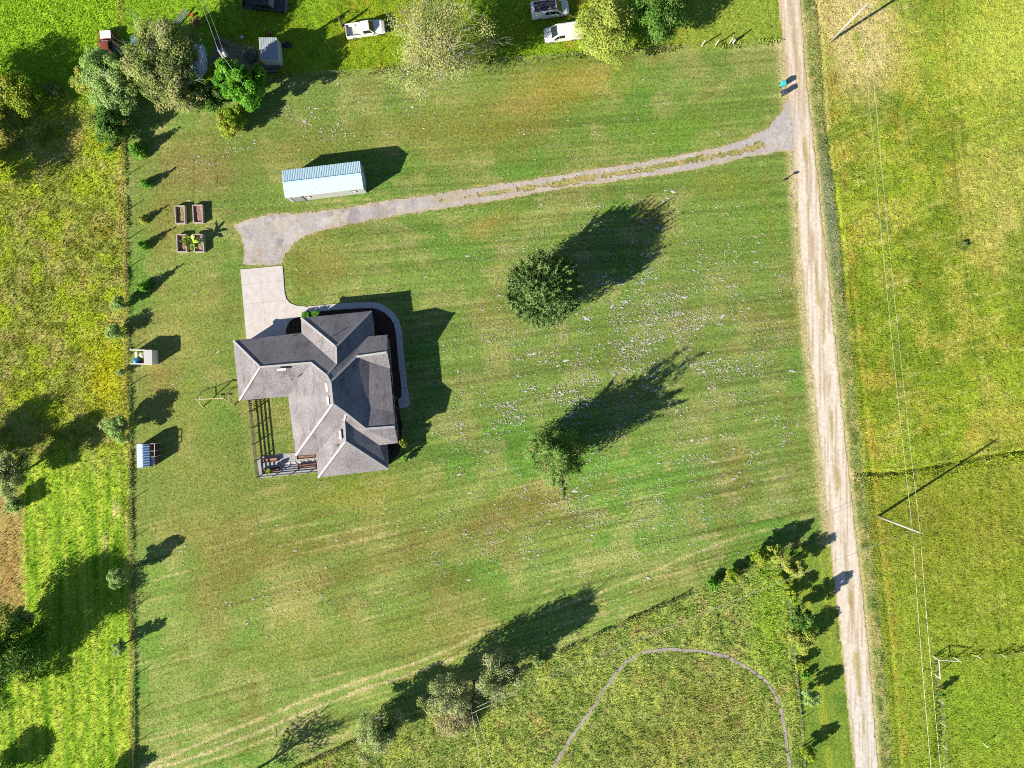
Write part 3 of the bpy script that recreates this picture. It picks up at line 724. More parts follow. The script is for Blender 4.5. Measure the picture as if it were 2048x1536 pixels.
GLASS = mat('window_glass', (.02, .03, .035), .12, var=.02, spec=.6)
CONC = mat('concrete', A(236, 225, 218), .9, var=.14, scale=1.1, bump=.25)
CONC2 = mat('walk_concrete', A(224, 219, 216), .9, var=.08, scale=2.0, bump=.25)

house = thing('brick_house', 'large brick house with a many-sided grey shingle hip roof', 'house', g(660, 790))
rb = MB(); ks = list(HV)
rb.add([HV[k] for k in ks], [tuple(ks.index(k) for k in f) for f in HF])
roof = rb.build('roof', SHINGLE, house, world=True, tri=True)
OUT = ['E1', 'E2', 'E3', 'E4', 'E5', 'E6', 'E7', 'E8', 'E9', 'E10', 'E11', 'E12', 'E13', 'E14', 'E15', 'E16']
pts = [HV[k] for k in OUT]
def inset(pts, d):
    n = len(pts); res = []
    cx = sum(p.x for p in pts) / n; area = sum(pts[i].x * pts[(i + 1) % n].y - pts[(i + 1) % n].x * pts[i].y for i in range(n))
    sg = 1 if area > 0 else -1
    for i in range(n):
        a, b, c = pts[i - 1], pts[i], pts[(i + 1) % n]
        d1 = (b - a).to_2d().normalized(); d2 = (c - b).to_2d().normalized()
        n1 = Vector((-d1.y, d1.x)) * sg; n2 = Vector((-d2.y, d2.x)) * sg
        bi = n1 + n2; k = 2 * d / max(bi.length_squared, 0.25)
        res.append(Vector((b.x + bi.x * k, b.y + bi.y * k, b.z)))
    return res
wall_p = inset(pts, 0.32); soff = inset(pts, 0.01)
wb = MB(); n = len(OUT)
for i in range(n):
    a, b = wall_p[i], wall_p[(i + 1) % n]
    zt = max(a.z, b.z) - .19
    wb.add([(a.x, a.y, 0), (b.x, b.y, 0), (b.x, b.y, zt), (a.x, a.y, zt)], [(0, 1, 2, 3)])
for ea, eb, gp in (('E6', 'E7', 'G1'), ('E8', 'E9', 'G2')):
    a, b = wall_p[OUT.index(ea)], wall_p[OUT.index(eb)]; t = HV[gp]
    m = Vector((a.x + b.x, a.y + b.y, 0)) / 2
    tt = Vector((t.x - .2, t.y, t.z - .28))
    wb.add([(a.x, a.y, EF - .19), (b.x, b.y, EF - .19), tt], [(0, 1, 2)])
wb.build('wall', BRICK, house, world=True, tri=True)
sb = MB()
for i in range(n):
    a, b = soff[i], soff[(i + 1) % n]
    aw, bw = wall_p[i], wall_p[(i + 1) % n]
    if (OUT[i], OUT[(i + 1) % n]) == ('E5', 'E6'): a = HV['V5'] + Vector((0, -.02, 0)); aw = a + Vector((0, -.3, 0))
    if (OUT[i], OUT[(i + 1) % n]) == ('E9', 'E10'): b = HV['V10'] + Vector((0, .02, 0)); bw = b + Vector((0, .3, 0))
    sb.add([(a.x, a.y, a.z - .15), (b.x, b.y, b.z - .15), (bw.x, bw.y, b.z - .15), (aw.x, aw.y, a.z - .15)], [(0, 1, 2, 3)])
    if (OUT[i], OUT[(i + 1) % n]) in (('E6', 'E7'), ('E8', 'E9')): continue
    sb.add([(a.x, a.y, a.z - .15), (b.x, b.y, b.z - .15), (b.x, b.y, b.z - .012), (a.x, a.y, a.z - .012)], [(0, 1, 2, 3)])
sb.build('fascia', TRIM, house, world=True, tri=True)
for ea, gp, eb in (('E6', 'G1', 'E7'), ('E8', 'G2', 'E9')):
    for a, b in ((ea, gp), (gp, eb)):
        q = Vector((0, 0, -.13))
        MB().beam(HV[a] + q, HV[b] + q, .06, .2).build('rake_board', TRIM, house, world=True)
CAP = mat('ridge_cap_shingle', A(206, 202, 198), .9, var=.15, scale=3)
for a, b in (('R1', 'R2'), ('R2', 'R3'), ('R3', 'R4'), ('R4', 'R5'), ('R5', 'R6'), ('R6', 'R8'), ('R8', 'R9'), ('R9', 'E11'), ('R9', 'E12'), ('R5', 'E14'), ('R1', 'E1'), ('R1', 'E16'),
             ('R10', 'E3'), ('R10', 'E4'), ('R10', 'R11'), ('R11', 'R3'), ('R4', 'R12'), ('R12', 'G1'), ('R13', 'G2'), ('R6', 'R13')):
    MB().beam(HV[a] + Vector((0, 0, .015)), HV[b] + Vector((0, 0, .015)), .28, .07).build('ridge_cap', CAP, roof, world=True)
for (a, b, za) in (((429, 757), (490, 772), 5.35), ((740, 851), (756, 906), 6.35), ((748, 935), (764, 990), 6.4), ((825, 1154), (845, 1210), 5.3)):
    a = g(*zz(*a), za); b = g(*zz(*b), za); c = (a + b) / 2
    horiz = abs(b.x - a.x) > abs(b.y - a.y)
    L = max(abs(b.x - a.x), abs(b.y - a.y)); w = .33
    MB().box((c.x, c.y, c.z + .02), (L, w, .26) if horiz else (w, L, .26), R(5.5)).build('roof_vent', WHITE, roof, world=True, bevel=.03)
PIPE = mat('vent_pipe', (.05, .05, .05), .7)
for (x, y, h0, h1) in ((530, 830, 4.6, 5.25), (818, 1250, 4.5, 5.2), (540, 548, 3.0, 3.5), (830, 425, 3.4, 3.9), (770, 560, 4.8, 5.3)):
    p = g(*zz(x, y), h0); MB().tube([p, p + Vector((0, 0, h1 - h0))], .06, 8).build('vent_pipe', PIPE, roof, world=True)
WFR = TRIM
def wall_window(i, t, w, z0, z1, door=None, off=.03):
    a, b = wall_p[i], wall_p[(i + 1) % n]; d = (b - a); d.z = 0; L = d.length; d.normalize(); nn = Vector((-d.y, d.x, 0)); 
    mid = sum(wall_p, Vector()) / n
    c = a + d * (L * t); c.z = 0
    p_out = c + nn * .2
    if poly_sd(np.array([p_out.x]), np.array([p_out.y]), [(q.x, q.y) for q in wall_p])[0] > 0: nn = -nn
    fr = MB(); A0 = c - d * w / 2 + nn * off; B0 = c + d * w / 2 + nn * off
    for p, q in (((A0, z0), (B0, z0)), ((A0, z1), (B0, z1)), ((A0, z0), (A0, z1)), ((B0, z0), (B0, z1))):
        fr.beam((p[0].x, p[0].y, p[1]), (q[0].x, q[0].y, q[1]), .09, .09, up=nn)
    if door == 'garage':
        o = MB().beam((A0.x, A0.y, (z0 + z1) / 2), (B0.x, B0.y, (z0 + z1) / 2), .05, z1 - z0).build('garage_door', TRIM, house, world=True)
        for k in range(1, 4):
            zk = z0 + (z1 - z0) * k / 4
            MB().beam((A0.x + nn.x * .03, A0.y + nn.y * .03, zk), (B0.x + nn.x * .03, B0.y + nn.y * .03, zk), .02, .03).build('door_gap_shade', mat('door_shadow_gap', (.3, .3, .3), .7), o, world=True)  # grey strips stand in for the shade in the gaps between door panels
        return
    if door == 'door':
        o = MB().beam((A0.x, A0.y, (z0 + z1) / 2), (B0.x, B0.y, (z0 + z1) / 2), .05, z1 - z0).build('door', mat('dark_door', (.08, .03, .025), .5), house, world=True)
        return
    o = fr.build('window', WFR, house, world=True)
    MB().beam((c + nn * off * .6 - d * w / 2) + Vector((0, 0, (z0 + z1) / 2)), (c + nn * off * .6 + d * w / 2) + Vector((0, 0, (z0 + z1) / 2)), .02, z1 - z0).build('pane', GLASS, o, world=True)
wall_window(0, .30, 2.6, .02, 2.3, 'garage'); wall_window(0, .68, 2.6, .02, 2.3, 'garage')
for i, t, w in ((2, .3, 1.4), (2, .7, 1.4), (5, .5, 1.6), (7, .5, 1.6), (6, .22, 1.3), (6, .78, 1.3), (10, .3, 1.5), (10, .7, 1.5), (13, .35, 1.6), (14, .3, 1.4), (15, .5, 1.2), (3, .5, 1.2), (9, .5, .9)):
    wall_window(i, t, w, .85, 2.2)
wall_window(6, .5, 1.1, .02, 2.15, 'door'); wall_window(13, .75, 1.6, .02, 2.15)

# ------------------------------------------------------------------ concrete drive slab, walk
def clip_poly(poly, a, b, c):
    """keep the side a*x+b*y+c >= 0"""
    out = []
    for i in range(len(poly)):
        p, q = poly[i], poly[(i + 1) % len(poly)]
        dp = a * p[0] + b * p[1] + c; dq = a * q[0] + b * q[1] + c
        if dp >= 0: out.append(p)
        if dp * dq < 0:
            t = dp / (dp - dq); out.append((p[0] + t * (q[0] - p[0]), p[1] + t * (q[1] - p[1])))
    return out
slab = thing('concrete_driveway', 'pale concrete parking slab in front of the garage', 'driveway', g(527, 605))
dp = [zz(*p) for p in ((195, 125), (465, 100), (478, 270), (488, 312), (512, 340), (556, 356), (632, 365), (622, 392), (585, 428), (548, 432), (516, 450), (496, 478), (486, 512), (486, 545), (400, 600), (238, 620))]
ex, ey = 0.9945, -0.1045                       # along the house front
for r0, r1 in ((-99, -40), (-40, 0), (0, 99)):
    for c0, c1 in ((-99, 0), (0, 44), (44, 120)):
        q = dp
        for (aa, bb, cc, s) in ((ex, ey, -(c0 + .12), 1), (-ex, -ey, c1 - .12, 1), (-ey, ex, -(r0 + .12), 1), (ey, -ex, r1 - .12, 1)):
            ox, oy = 527, 605
            q = clip_poly(q, aa, bb, cc - aa * ox - bb * oy) if len(q) > 2 else q
        if len(q) > 2:
            w = [tuple(g(*p).to_2d()) for p in q]
            MB().prism(w, -.08, .045).build('slab', CONC, slab, world=True)
walk = thing('walkway', 'curved pale concrete walkway wrapping the front of the house', 'walkway', g(795, 700))
wc = [zz(*p) for p in ((632, 379), (700, 374), (780, 366), (868, 359), (955, 354), (1043, 353), (1085, 362), (1128, 386), (1166, 420), (1193, 462), (1207, 515), (1212, 562), (1218, 642), (1226, 722), (1236, 803), (1245, 886))]
def walk_edge(i, s):
    a = Vector(wc[max(i - 1, 0)]); b = Vector(wc[min(i + 1, len(wc) - 1)]); d = (b - a).normalized()
    return Vector(wc[i]) + Vector((-d.y, d.x)) * s * 6.0
CUTS = (0, 2, 4, 5, 7, 9, 11, 12, 13, 14, 15)
for a, b in zip(CUTS[:-1], CUTS[1:]):
    L = [walk_edge(i, -1) for i in range(a, b + 1)]; Q = [walk_edge(i, 1) for i in range(a, b + 1)]
    da = (L[1] - L[0]).normalized() * .25; db = (L[-1] - L[-2]).normalized() * .25
    L[0] += da; Q[0] += da; L[-1] -= db; Q[-1] -= db
    MB().prism([tuple(g(*p).to_2d()) for p in L + Q[::-1]], -.06, .05).build('slab', CONC2, walk, world=True)
MB().prism([tuple(g(*zz(*p)).to_2d()) for p in ((1225, 888), (1265, 888), (1272, 930), (1278, 975), (1274, 992), (1262, 1004), (1245, 1010), (1214, 1013), (1208, 985), (1204, 957), (1218, 948), (1226, 932))], -.06, .05).build('slab', CONC2, walk, world=True)

# ------------------------------------------------------------------ courtyard fence, raised planters
def yy(x, y): return (490 + x / 8.082, 780 + y / 8.082)
GREYWOOD = mat('weathered_wood', (.17, .155, .145), .9, var=.3, scale=4, bump=.3)
DARKWOOD = mat('stained_wood', (.055, .04, .032), .85, var=.25, scale=5)
fence = thing('board_fence', 'grey four-rail board fence around the court behind the house', 'fence', g(512, 880))
FT = 1.4
tops = [yy(38, 172), yy(58, 350), yy(84, 615), yy(110, 880), yy(138, 1150), yy(168, 1425), yy(440, 1398), yy(715, 1372), yy(1000, 1346), yy(1170, 1332)]
FP = [g(*p, FT) for p in tops]
for p in FP: MB().box((p.x, p.y, FT / 2), (.11, .11, FT), R(5.5)).build('post', GREYWOOD, fence, world=True)
for i in range(len(FP) - 1):
    a, b = FP[i].copy(), FP[i + 1].copy()
    nrm = Vector(((b - a).y, -(b - a).x, 0)).normalized() * -.075
    for zr in (.32, .64, .96, 1.3):
        MB().beam((a.x + nrm.x, a.y + nrm.y, zr), (b.x + nrm.x, b.y + nrm.y, zr), .028, .15).build('rail', GREYWOOD, fence, world=True)
a, b = FP[0], FP[1]
for k in range(5):
    q = a.lerp(b, .1 + .2 * k); MB().box((q.x + .05, q.y, .7), (.03, .12, 1.2), R(5.5)).build('gate_slat', GREYWOOD, fence, world=True)
SOIL = mat('planting_soil', A(140, 112, 92), 1.0, var=.4, scale=8, bump=.8)
def planter(name, label, c4, h, wood, group, soil=SOIL, fill=.78, th=.05, cat='planter'):
    P = [Vector(g(*p, h)) for p in c4]
    c = sum(P, Vector()) / 4; c.z = 0
    o = thing(name, label, cat, c, 0, group)
    for i in range(4):
        a, b = P[i].copy(), P[(i + 1) % 4].copy(); a.z = b.z = h / 2
        d = (b - a).normalized() * (th / 2 if i % 2 == 0 else -th / 2)
        MB().beam(a - d, b + d, th, h).build('side_board', wood, o, world=True)
    sb = MB(); N = 7; rnd = random.Random(str(c4)); gr = []
    for i in range(N + 1):
        for j in range(N + 1):
            u, v = i / N, j / N; p = (P[0] * (1 - u) + P[1] * u) * (1 - v) + (P[3] * (1 - u) + P[2] * u) * v
            p = c + (Vector((p.x, p.y, 0)) - c) * .97; p.z = h * fill + rnd.uniform(-.04, .04); gr.append(p)
    sb.add(gr, [(i * (N + 1) + j, (i + 1) * (N + 1) + j, (i + 1) * (N + 1) + j + 1, i * (N + 1) + j + 1) for i in range(N) for j in range(N)])
    sb.build('soil', soil, o, world=True, tri=True)
    return o
BROWN = mat('mulch_soil', A(186, 140, 118), 1.0, var=.4, scale=8, bump=.8)
planter('planter_box', 'dark wooden planter near the court fence corner, empty soil', [yy(262, 1118), yy(522, 1092), yy(522, 1148), yy(262, 1178)], .45, DARKWOOD, 'court planters', BROWN)
planter('planter_box', 'dark wooden planter holding the bright leafy bush, in the court corner', [yy(275, 1285), yy(545, 1255), yy(545, 1310), yy(275, 1335)], .45, DARKWOOD, 'court planters', BROWN)
planter('planter_box', 'long dark planter beside the row of round stepping stones', [yy(855, 1212), yy(1142, 1185), yy(1142, 1245), yy(855, 1270)], .45, DARKWOOD, 'court planters', BROWN)
planter('planter_box', 'long dark planter tucked under the house eave on the gravel', [yy(838, 1070), yy(1130, 1048), yy(1134, 1092), yy(840, 1118)], .45, DARKWOOD, 'court planters', BROWN)
STONE = mat('pale_stone', A(236, 228, 212), .85, var=.1)
for k, (x, y) in enumerate(((615, 1195), (712, 1180), (803, 1178), (890, 1170), (997, 1148), (1105, 1140))):
    p = g(*yy(x, y)); mbx = MB(); rr = .2 if k != 1 else .23
    mbx.tube([(p.x, p.y, .0), (p.x, p.y, .055), (p.x, p.y, .075)], [rr, rr, rr * .93], 16)
    word = ('westernmost', 'second', 'third', 'fourth', 'fifth', 'easternmost')[k]
    tag(mbx.build('stepping_stone', STONE, None), f'round pale stepping stone on the gravel, {word} of the six in the row', 'stepping stone', 'stepping stones across the gravel patio')

# ------------------------------------------------------------------ white metal building
METAL = mat('sky_tinted_white_metal', (.50, .70, .86), .38, metal=.0, var=.05, scale=2, spec=.6)  # white roof metal; the blue sky it reflects is put into its base colour
METALG = mat('grey_metal_siding', (.42, .44, .47), .5, var=.06)
DARKTR = mat('dark_trim', (.06, .06, .065), .6)
EH, RH = 2.75, 3.45
barn = thing('metal_building', 'long white metal storage building beside the gravel driveway', 'storage building', g(655, 372))
NWc, NEc = g(563.3, 341, EH), g(719.7, 322, EH); SWc, SEc = g(570, 395.4, EH), g(726.9, 376.4, EH)
RW, RE = g(565.4, 366.5, RH), g(722.5, 347.8, RH)
def ribbed(a, b, c, d, nr, amp):
    """roof sheet a-b (eave) to d-c (ridge) with standing ribs"""
    m = MB(); a, b, c, d = map(Vector, (a, b, c, d)); nrm = (b - a).cross(d - a).normalized()
    if nrm.z < 0: nrm = -nrm
    vs = []
    for i in range(nr):
        for q, hgt in ((.0, 0), (.66, 0), (.74, amp), (.92, amp)):
            t = (i + q) / nr; e = (b - a) * t + a; r = (c - d) * t + d
            vs += [e + nrm * hgt, r + nrm * hgt]
    vs += [b, c]
    return m.add(vs, [(i, i + 2, i + 3, i + 1) for i in range(0, len(vs) - 2, 2)])
ribbed(NWc, NEc, RE, RW, 46, .02).build('roof_sheet', METAL, barn, world=True, tri=False)
ribbed(SWc, SEc, RE, RW, 46, .02).build('roof_sheet', METAL, barn, world=True, tri=False)
MB().beam(RW + Vector((0, 0, .03)), RE + Vector((0, 0, .03)), .3, .04).build('ridge_flashing', METAL, barn, world=True)
cc = [Vector((p.x, p.y, 0)) for p in (NWc, NEc, SEc, SWc)]; cen = sum(cc, Vector()) / 4
wl = [cen + (p - cen) * .985 for p in cc]
wb = MB()
for i in range(4):
    a, b = wl[i], wl[(i + 1) % 4]
    wb.add([a, b, (b.x, b.y, EH - .03), (a.x, a.y, EH - .03)], [(0, 1, 2, 3)])
for (a, b, t) in ((wl[0], wl[3], RW), (wl[1], wl[2], RE)):
    tt = cen + (Vector((t.x, t.y, 0)) - cen) * .985
    wb.add([(a.x, a.y, EH - .03), (b.x, b.y, EH - .03), (tt.x, tt.y, RH - .05)], [(0, 1, 2)])
wb.build('wall', METALG, barn, world=True, tri=True)
sd_ = (wl[2] - wl[3]).normalized(); so = Vector((sd_.y, -sd_.x, 0)); Ls = (wl[2] - wl[3]).length
def on_south(t0, t1, z0, z1, name, m, off=.03, parent=None):
    a = wl[3] + sd_ * (Ls * t0) + so * off; b = wl[3] + sd_ * (Ls * t1) + so * off; zc = (z0 + z1) / 2
    return MB().beam((a.x, a.y, zc), (b.x, b.y, zc), .04, z1 - z0).build(name, m, parent or barn, world=True)
rd = on_south(.06, .19, .05, 2.45, 'roll_up_door', METALG, .02)
for k in range(9): on_south(.065, .185, .15 + .25 * k, .21 + .25 * k, 'door_slat', DARKTR, .035, rd)
for nm, t0, t1 in (('door_post', .045, .058), ('door_post', .192, .205)): on_south(t0, t1, 0, 2.5, nm, DARKTR)
for t0 in (.235, .835):
    w_ = on_south(t0, t0 + .065, 1.2, 2.1, 'window', DARKTR, .02)
    on_south(t0 + .01, t0 + .055, 1.28, 2.02, 'pane', TRIM, .045, w_)
ea, eb = wl[1], wl[2]; ed = (eb - ea).normalized(); eo = Vector((-ed.y, ed.x, 0))
if eo.x < 0: eo = -eo
for a0, b0, nm, m, z1 in ((.3, .72, 'double_door', mat('pale_blue_metal', (.5, .6, .72), .5), 2.3),):
    p = ea.lerp(eb, a0) + eo * .03; q = ea.lerp(eb, b0) + eo * .03
    MB().beam((p.x, p.y, z1 / 2), (q.x, q.y, z1 / 2), .05, z1).build(nm, m, barn, world=True)
for a_, b_ in ((NWc, RW), (RW, SWc), (NEc, RE), (RE, SEc), (NWc, NEc), (SWc, SEc)):
    MB().beam(a_ + Vector((0, 0, -.09)), b_ + Vector((0, 0, -.09)), .05, .13).build('eave_trim', TRIM, barn, world=True)

# ------------------------------------------------------------------ raised garden beds
def xx(x, y): return (330 + x / 11.815, 390 + y / 11.815)
PALEWOOD = mat('pale_grey_timber', A(206, 186, 180), .9, var=.15, scale=4)
GB = 'raised garden beds on the west lawn'
planter('garden_bed', 'raised timber bed, north-west of the four, half in shade', [xx(228, 262), xx(452, 252), xx(468, 660), xx(252, 672)], .62, PALEWOOD, GB, mat('weedy_soil', A(176, 156, 104), 1, var=.4, scale=5, bump=.6), .5, .13, 'garden bed')
planter('garden_bed', 'raised timber bed of bare reddish soil, north-east of the four', [xx(650, 244), xx(872, 234), xx(886, 642), xx(672, 652)], .62, PALEWOOD, GB, mat('reddish_soil', A(184, 146, 124), 1, var=.3, scale=6, bump=.6), .62, .13, 'garden bed')
planter('garden_bed', 'raised timber bed of dry weeds, south-west of the four', [xx(272, 940), xx(486, 930), xx(506, 1332), xx(288, 1342)], .62, PALEWOOD, GB, mat('straw_soil', A(182, 152, 98), 1, var=.4, scale=5, bump=.6), .45, .13, 'garden bed')
planter('garden_bed', 'raised timber bed with the banana plant growing in it', [xx(685, 930), xx(900, 920), xx(912, 1330), xx(695, 1340)], .62, PALEWOOD, GB, mat('grey_soil', A(178, 158, 124), 1, var=.3, scale=6, bump=.6), .62, .13, 'garden bed')

# ------------------------------------------------------------------ open-fronted white hut
def vv(x, y): return (250 + x / 5.123, 660 + y / 5.123)
hut = thing('open_hut', 'small white three-sided hut with open west end and junk inside', 'hut', g(286, 714))
hh = 1.75
c1, c2, c3, c4 = g(*vv(52, 204), hh), g(*vv(272, 208), hh), g(*vv(276, 350), hh), g(*vv(58, 346), hh)
m1, m2 = g(*vv(203, 204), hh), g(*vv(206, 348), hh)
for a, b in ((c1, c2), (c3, c4)): MB().beam((a.x, a.y, hh / 2), (b.x, b.y, hh / 2), .05, hh).build('side_wall', WHITE, hut, world=True)
MB().beam((c2.x, c2.y, hh / 2), (c3.x, c3.y, hh / 2), .05, hh).build('back_wall', WHITE, hut, world=True)
for a, b in ((c1, c2), (c3, c4)): MB().beam(a + Vector((0, 0, .04)), b + Vector((0, 0, .04)), .14, .08).build('top_rail', WHITE, hut, world=True)
MB().add([m1 + Vector((0, 0, .28)), c2 + Vector((.08, .06, .1)), c3 + Vector((.08, -.06, .1)), m2 + Vector((0, 0, .28)), m1 + Vector((0, 0, .23)), c2 + Vector((.08, .06, .05)), c3 + Vector((.08, -.06, .05)), m2 + Vector((0, 0, .23))],
         [(3, 2, 1, 0), (4, 5, 6, 7), (0, 1, 5, 4), (1, 2, 6, 5), (2, 3, 7, 6), (3, 0, 4, 7)]).build('roof_panel', WHITE, hut, world=True, tri=True)
MB().beam(m1 + Vector((0, 0, .16)), m2 + Vector((0, 0, .16)), .07, .16).build('header_beam', TRIM, hut, world=True)
bp_ = g(*vv(112, 316), .6)
bm_ = MB(); bm_.tube([bp_ + Vector((0, 0, z)) for z in (-.6, -.55, -.3, 0, .2, .28)], [.3, .37, .41, .4, .36, .1], 16)
tag(bm_.build('barrel', mat('blue_plastic', (.02, .22, .55), .4), None, smooth=True), 'bright blue plastic barrel inside the open white hut', 'barrel')
p = g(*vv(112, 258), .4); tag(MB().box(p, (.28, .95, .08), R(4)).box((p.x, p.y - .35, .2), (.25, .06, .4)).box((p.x, p.y + .35, .2), (.25, .06, .4)).build('bench', WHITE, None), 'small white bench standing inside the open hut', 'bench')
p = g(*vv(178, 258), .5); tag(MB().tube([(p.x, p.y, 0), (p.x, p.y, .45), (p.x, p.y, .75), (p.x, p.y, .85)], [.34, .38, .3, .08], 12).build('feed_sack', mat('pale_sacking', (.5, .5, .46), .9), None, smooth=True), 'pale rounded feed sack at the back of the white hut', 'sack')
p = g(*vv(150, 322), .3); tag(MB().box((p.x, p.y, .18), (.9, .42, .36), R(3)).box((p.x, p.y, .38), (.96, .48, .04), R(3)).build('crate', DARKWOOD, None), 'dark low crate beside the blue barrel in the hut', 'crate')

# ------------------------------------------------------------------ hen coop
BLUEM = mat('pale_blue_roof_metal', (.36, .52, .76), .35, var=.08, spec=.6)
coop = thing('hen_coop', 'small hen coop with pale blue ribbed metal roof and open run frame', 'coop', g(293, 912))
ce, cr_ = 1.85, 2.2
nw, sw = g(*vv(118, 1172), ce), g(*vv(124, 1410), ce); rn, rs = g(*vv(178, 1168), cr_), g(*vv(182, 1408), cr_)
ne, se = g(*vv(250, 1170), ce), g(*vv(282, 1400), ce)
ribbed(nw, sw, rs, rn, 9, .04).build('roof_sheet', BLUEM, coop, world=True)
se2 = g(*vv(254, 1398), ce)
ribbed(ne, se2, rs, rn, 9, .04).build('roof_sheet', BLUEM, coop, world=True)
REDWOOD = mat('reddish_boards', (.15, .06, .045), .85, var=.25)
for a, b in ((nw, sw), (sw, se2), (nw, ne), (ne, se2)): 
    k = .1; MB().beam((a.x, a.y, ce / 2), (b.x, b.y, ce / 2), .04, ce - .02).build('wall', REDWOOD, coop, world=True)
q1, q2, q3 = g(*vv(304, 1166), 1.75), g(*vv(300, 1240), 1.75), g(*vv(300, 1300), 1.75)
for q in (q1, q2, q3):
    MB().box((q.x, q.y, .88), (.07, .07, 1.76)).build('run_post', TRIM, coop, world=True)
    MB().beam(q, (ne.x, q.y, 1.75), .06, .06).build('run_rail', TRIM, coop, world=True)
MB().beam(q1, q3, .06, .06).build('run_rail', TRIM, coop, world=True)
for k in range(4):
    z = .25 + .3 * k; MB().beam((q1.x, q1.y, z), (q3.x, q3.y, z), .03, .1).build('run_board', REDWOOD, coop, world=True)
pa = g(*vv(283, 1345), 1.5); MB().box((pa.x - .1, pa.y, 1.5), (.75, 1.0, .05), R(2), ('Y', .12)).build('nest_box_lid', BLUEM, coop, world=True)
MB().box((pa.x - .1, pa.y, .72), (.6, .9, 1.4), R(2)).build('nest_box', REDWOOD, coop, world=True)

# ------------------------------------------------------------------ swing set
sw_ = thing('swing_set', 'wooden A-frame swing set standing at the house corner', 'swing set', g(435, 797))
TIMB = mat('pine_timber', (.55, .42, .26), .8, var=.15, scale=6)
DKT = TIMB
TL, TR = g(393, 799, 2.4), g(446, 796.3, 2.4)
MB().beam(TL, TR, .12, .14).build('top_beam', TIMB, sw_, world=True)
for t, fa, fb in ((TL, (405.5, 814.5), (404, 782)), (TR, (468, 812.5), (464, 777))):
    for f in (fa, fb): MB().beam(g(*f), t + Vector((0, 0, -.05)), .09, .09).build('leg', TIMB, sw_, world=True)
    fm, fn = g(*fa).lerp(t, .45), g(*fb).lerp(t, .45); MB().beam(fm, fn, .05, .09).build('cross_brace', TIMB, sw_, world=True)
    MB().box(t + Vector((0, 0, .09)), (.22, .2, .06)).build('bracket', mat('galvanised', (.55, .6, .62), .4, metal=.6), sw_, world=True)
SEAT = mat('black_rubber', (.02, .02, .022), .6); CHAIN = mat('chain_steel', (.3, .3, .3), .5, metal=.5)
for t in (.5, .8):
    c = TL.lerp(TR, t); s_ = MB().box((c.x, c.y, .5), (.5, .2, .04)).build('swing_seat', SEAT, sw_, world=True)
    for dx in (-.22, .22): MB().tube([(c.x + dx, c.y, .5), (c.x + dx, c.y, 2.34)], .012, 4).build('chain', CHAIN, s_, world=True)

# ------------------------------------------------------------------ grey yard shed and clutter
shed = thing('yard_shed', 'small grey metal shed with lean-to roof in the cluttered yard', 'shed', g(541, 108))
sh = 2.0
k1, k2, k3, k4 = g(518.7, 76.3, sh), g(554.6, 76.3, sh), g(557.4, 120, sh), g(521.4, 120, sh)
ribbed(k4, k3, k2 + Vector((0, 0, .22)), k1 + Vector((0, 0, .22)), 8, .02).build('roof_sheet', mat('grey_blue_roof', (.30, .34, .40), .45, var=.08, spec=.6), shed, world=True)
wb = MB(); cc = [Vector((p.x, p.y, 0)) for p in (k1, k2, k3, k4)]; cen = sum(cc, Vector()) / 4; wl2 = [cen + (p - cen) * .97 for p in cc]
for i in range(4):
    a, b = wl2[i], wl2[(i + 1) % 4]; za = sh + (.19 if i in (0, 1) else -.02); zb = sh + (.19 if i in (3, 0) else -.02)
    nr = 12
    for r_ in range(nr):
        p = a.lerp(b, r_ / nr); q = a.lerp(b, (r_ + .9) / nr)
        wb.beam((p.x, p.y, (sh - .05) / 2), (q.x, q.y, (sh - .05) / 2), .04, sh - .05)
wb.build('wall', mat('pale_siding', (.50, .53, .54), .6, var=.08), shed, world=True)
for i, (a, b) in enumerate(((k1, k4), (k2, k3), (k4, k3))): MB().beam(a + Vector((0, 0, .03 + (.1 if i < 2 else 0))), b + Vector((0, 0, .03)), .07, .07).build('roof_trim', TRIM, shed, world=True)
lum = thing('lumber_pile', 'pile of weathered planks against the south side of the grey shed', 'lumber', g(540, 141))
rnd = random.Random(3)
for k in range(9):
    y = 130 + 2.0 * k; a = g(517 + rnd.uniform(0, 12), y + 1); b = g(552 + rnd.uniform(0, 10), y + rnd.uniform(-1, 1)); z = .08 + .07 * (k % 4)
    MB().beam((a.x, a.y, z), (b.x, b.y, z), .17, .045).build('plank', GREYWOOD, lum, world=True)
def lump(name, label, cat, c, rx, ry, h, m, seed, amp=.25, rot=0, nseg=20, nring=9):
    rnd = np.random.default_rng(seed); v = []; f = []
    ph = rnd.uniform(0, 6.28, 6)
    for j in range(nring + 1):
        t = j / nring * math.pi / 2
        for i in range(nseg):
            a = 2 * math.pi * i / nseg
            k = 1 + amp * (math.sin(3 * a + ph[0] + 2 * t) * .3 + math.sin(5 * a + ph[1] - 3 * t) * .3 + math.sin(7 * a + ph[2] + 5 * t) * .2) + rnd.uniform(-.06, .06) * amp * 2
            rr = math.cos(t) ** .6 * k if j < nring else 0.0
            x, y = rx * rr * math.cos(a), ry * rr * math.sin(a)
            v.append((x * math.cos(rot) - y * math.sin(rot), x * math.sin(rot) + y * math.cos(rot), max(0, h * math.sin(t) ** .8 * (1 + amp * .3 * math.sin(4 * a + ph[3])))))
    for j in range(nring):
        for i in range(nseg):
            a, b = j * nseg + i, j * nseg + (i + 1) % nseg; f.append((a, b, b + nseg, a + nseg))
    o = MB().add(v, f).build(name, m, None, smooth=True); o.location = c
    return tag(o, label, cat)
TARP = mat('silver_blue_tarp', (.42, .52, .66), .35, var=.45, scale=3.5, bump=1.0, bscale=9, spec=.6)
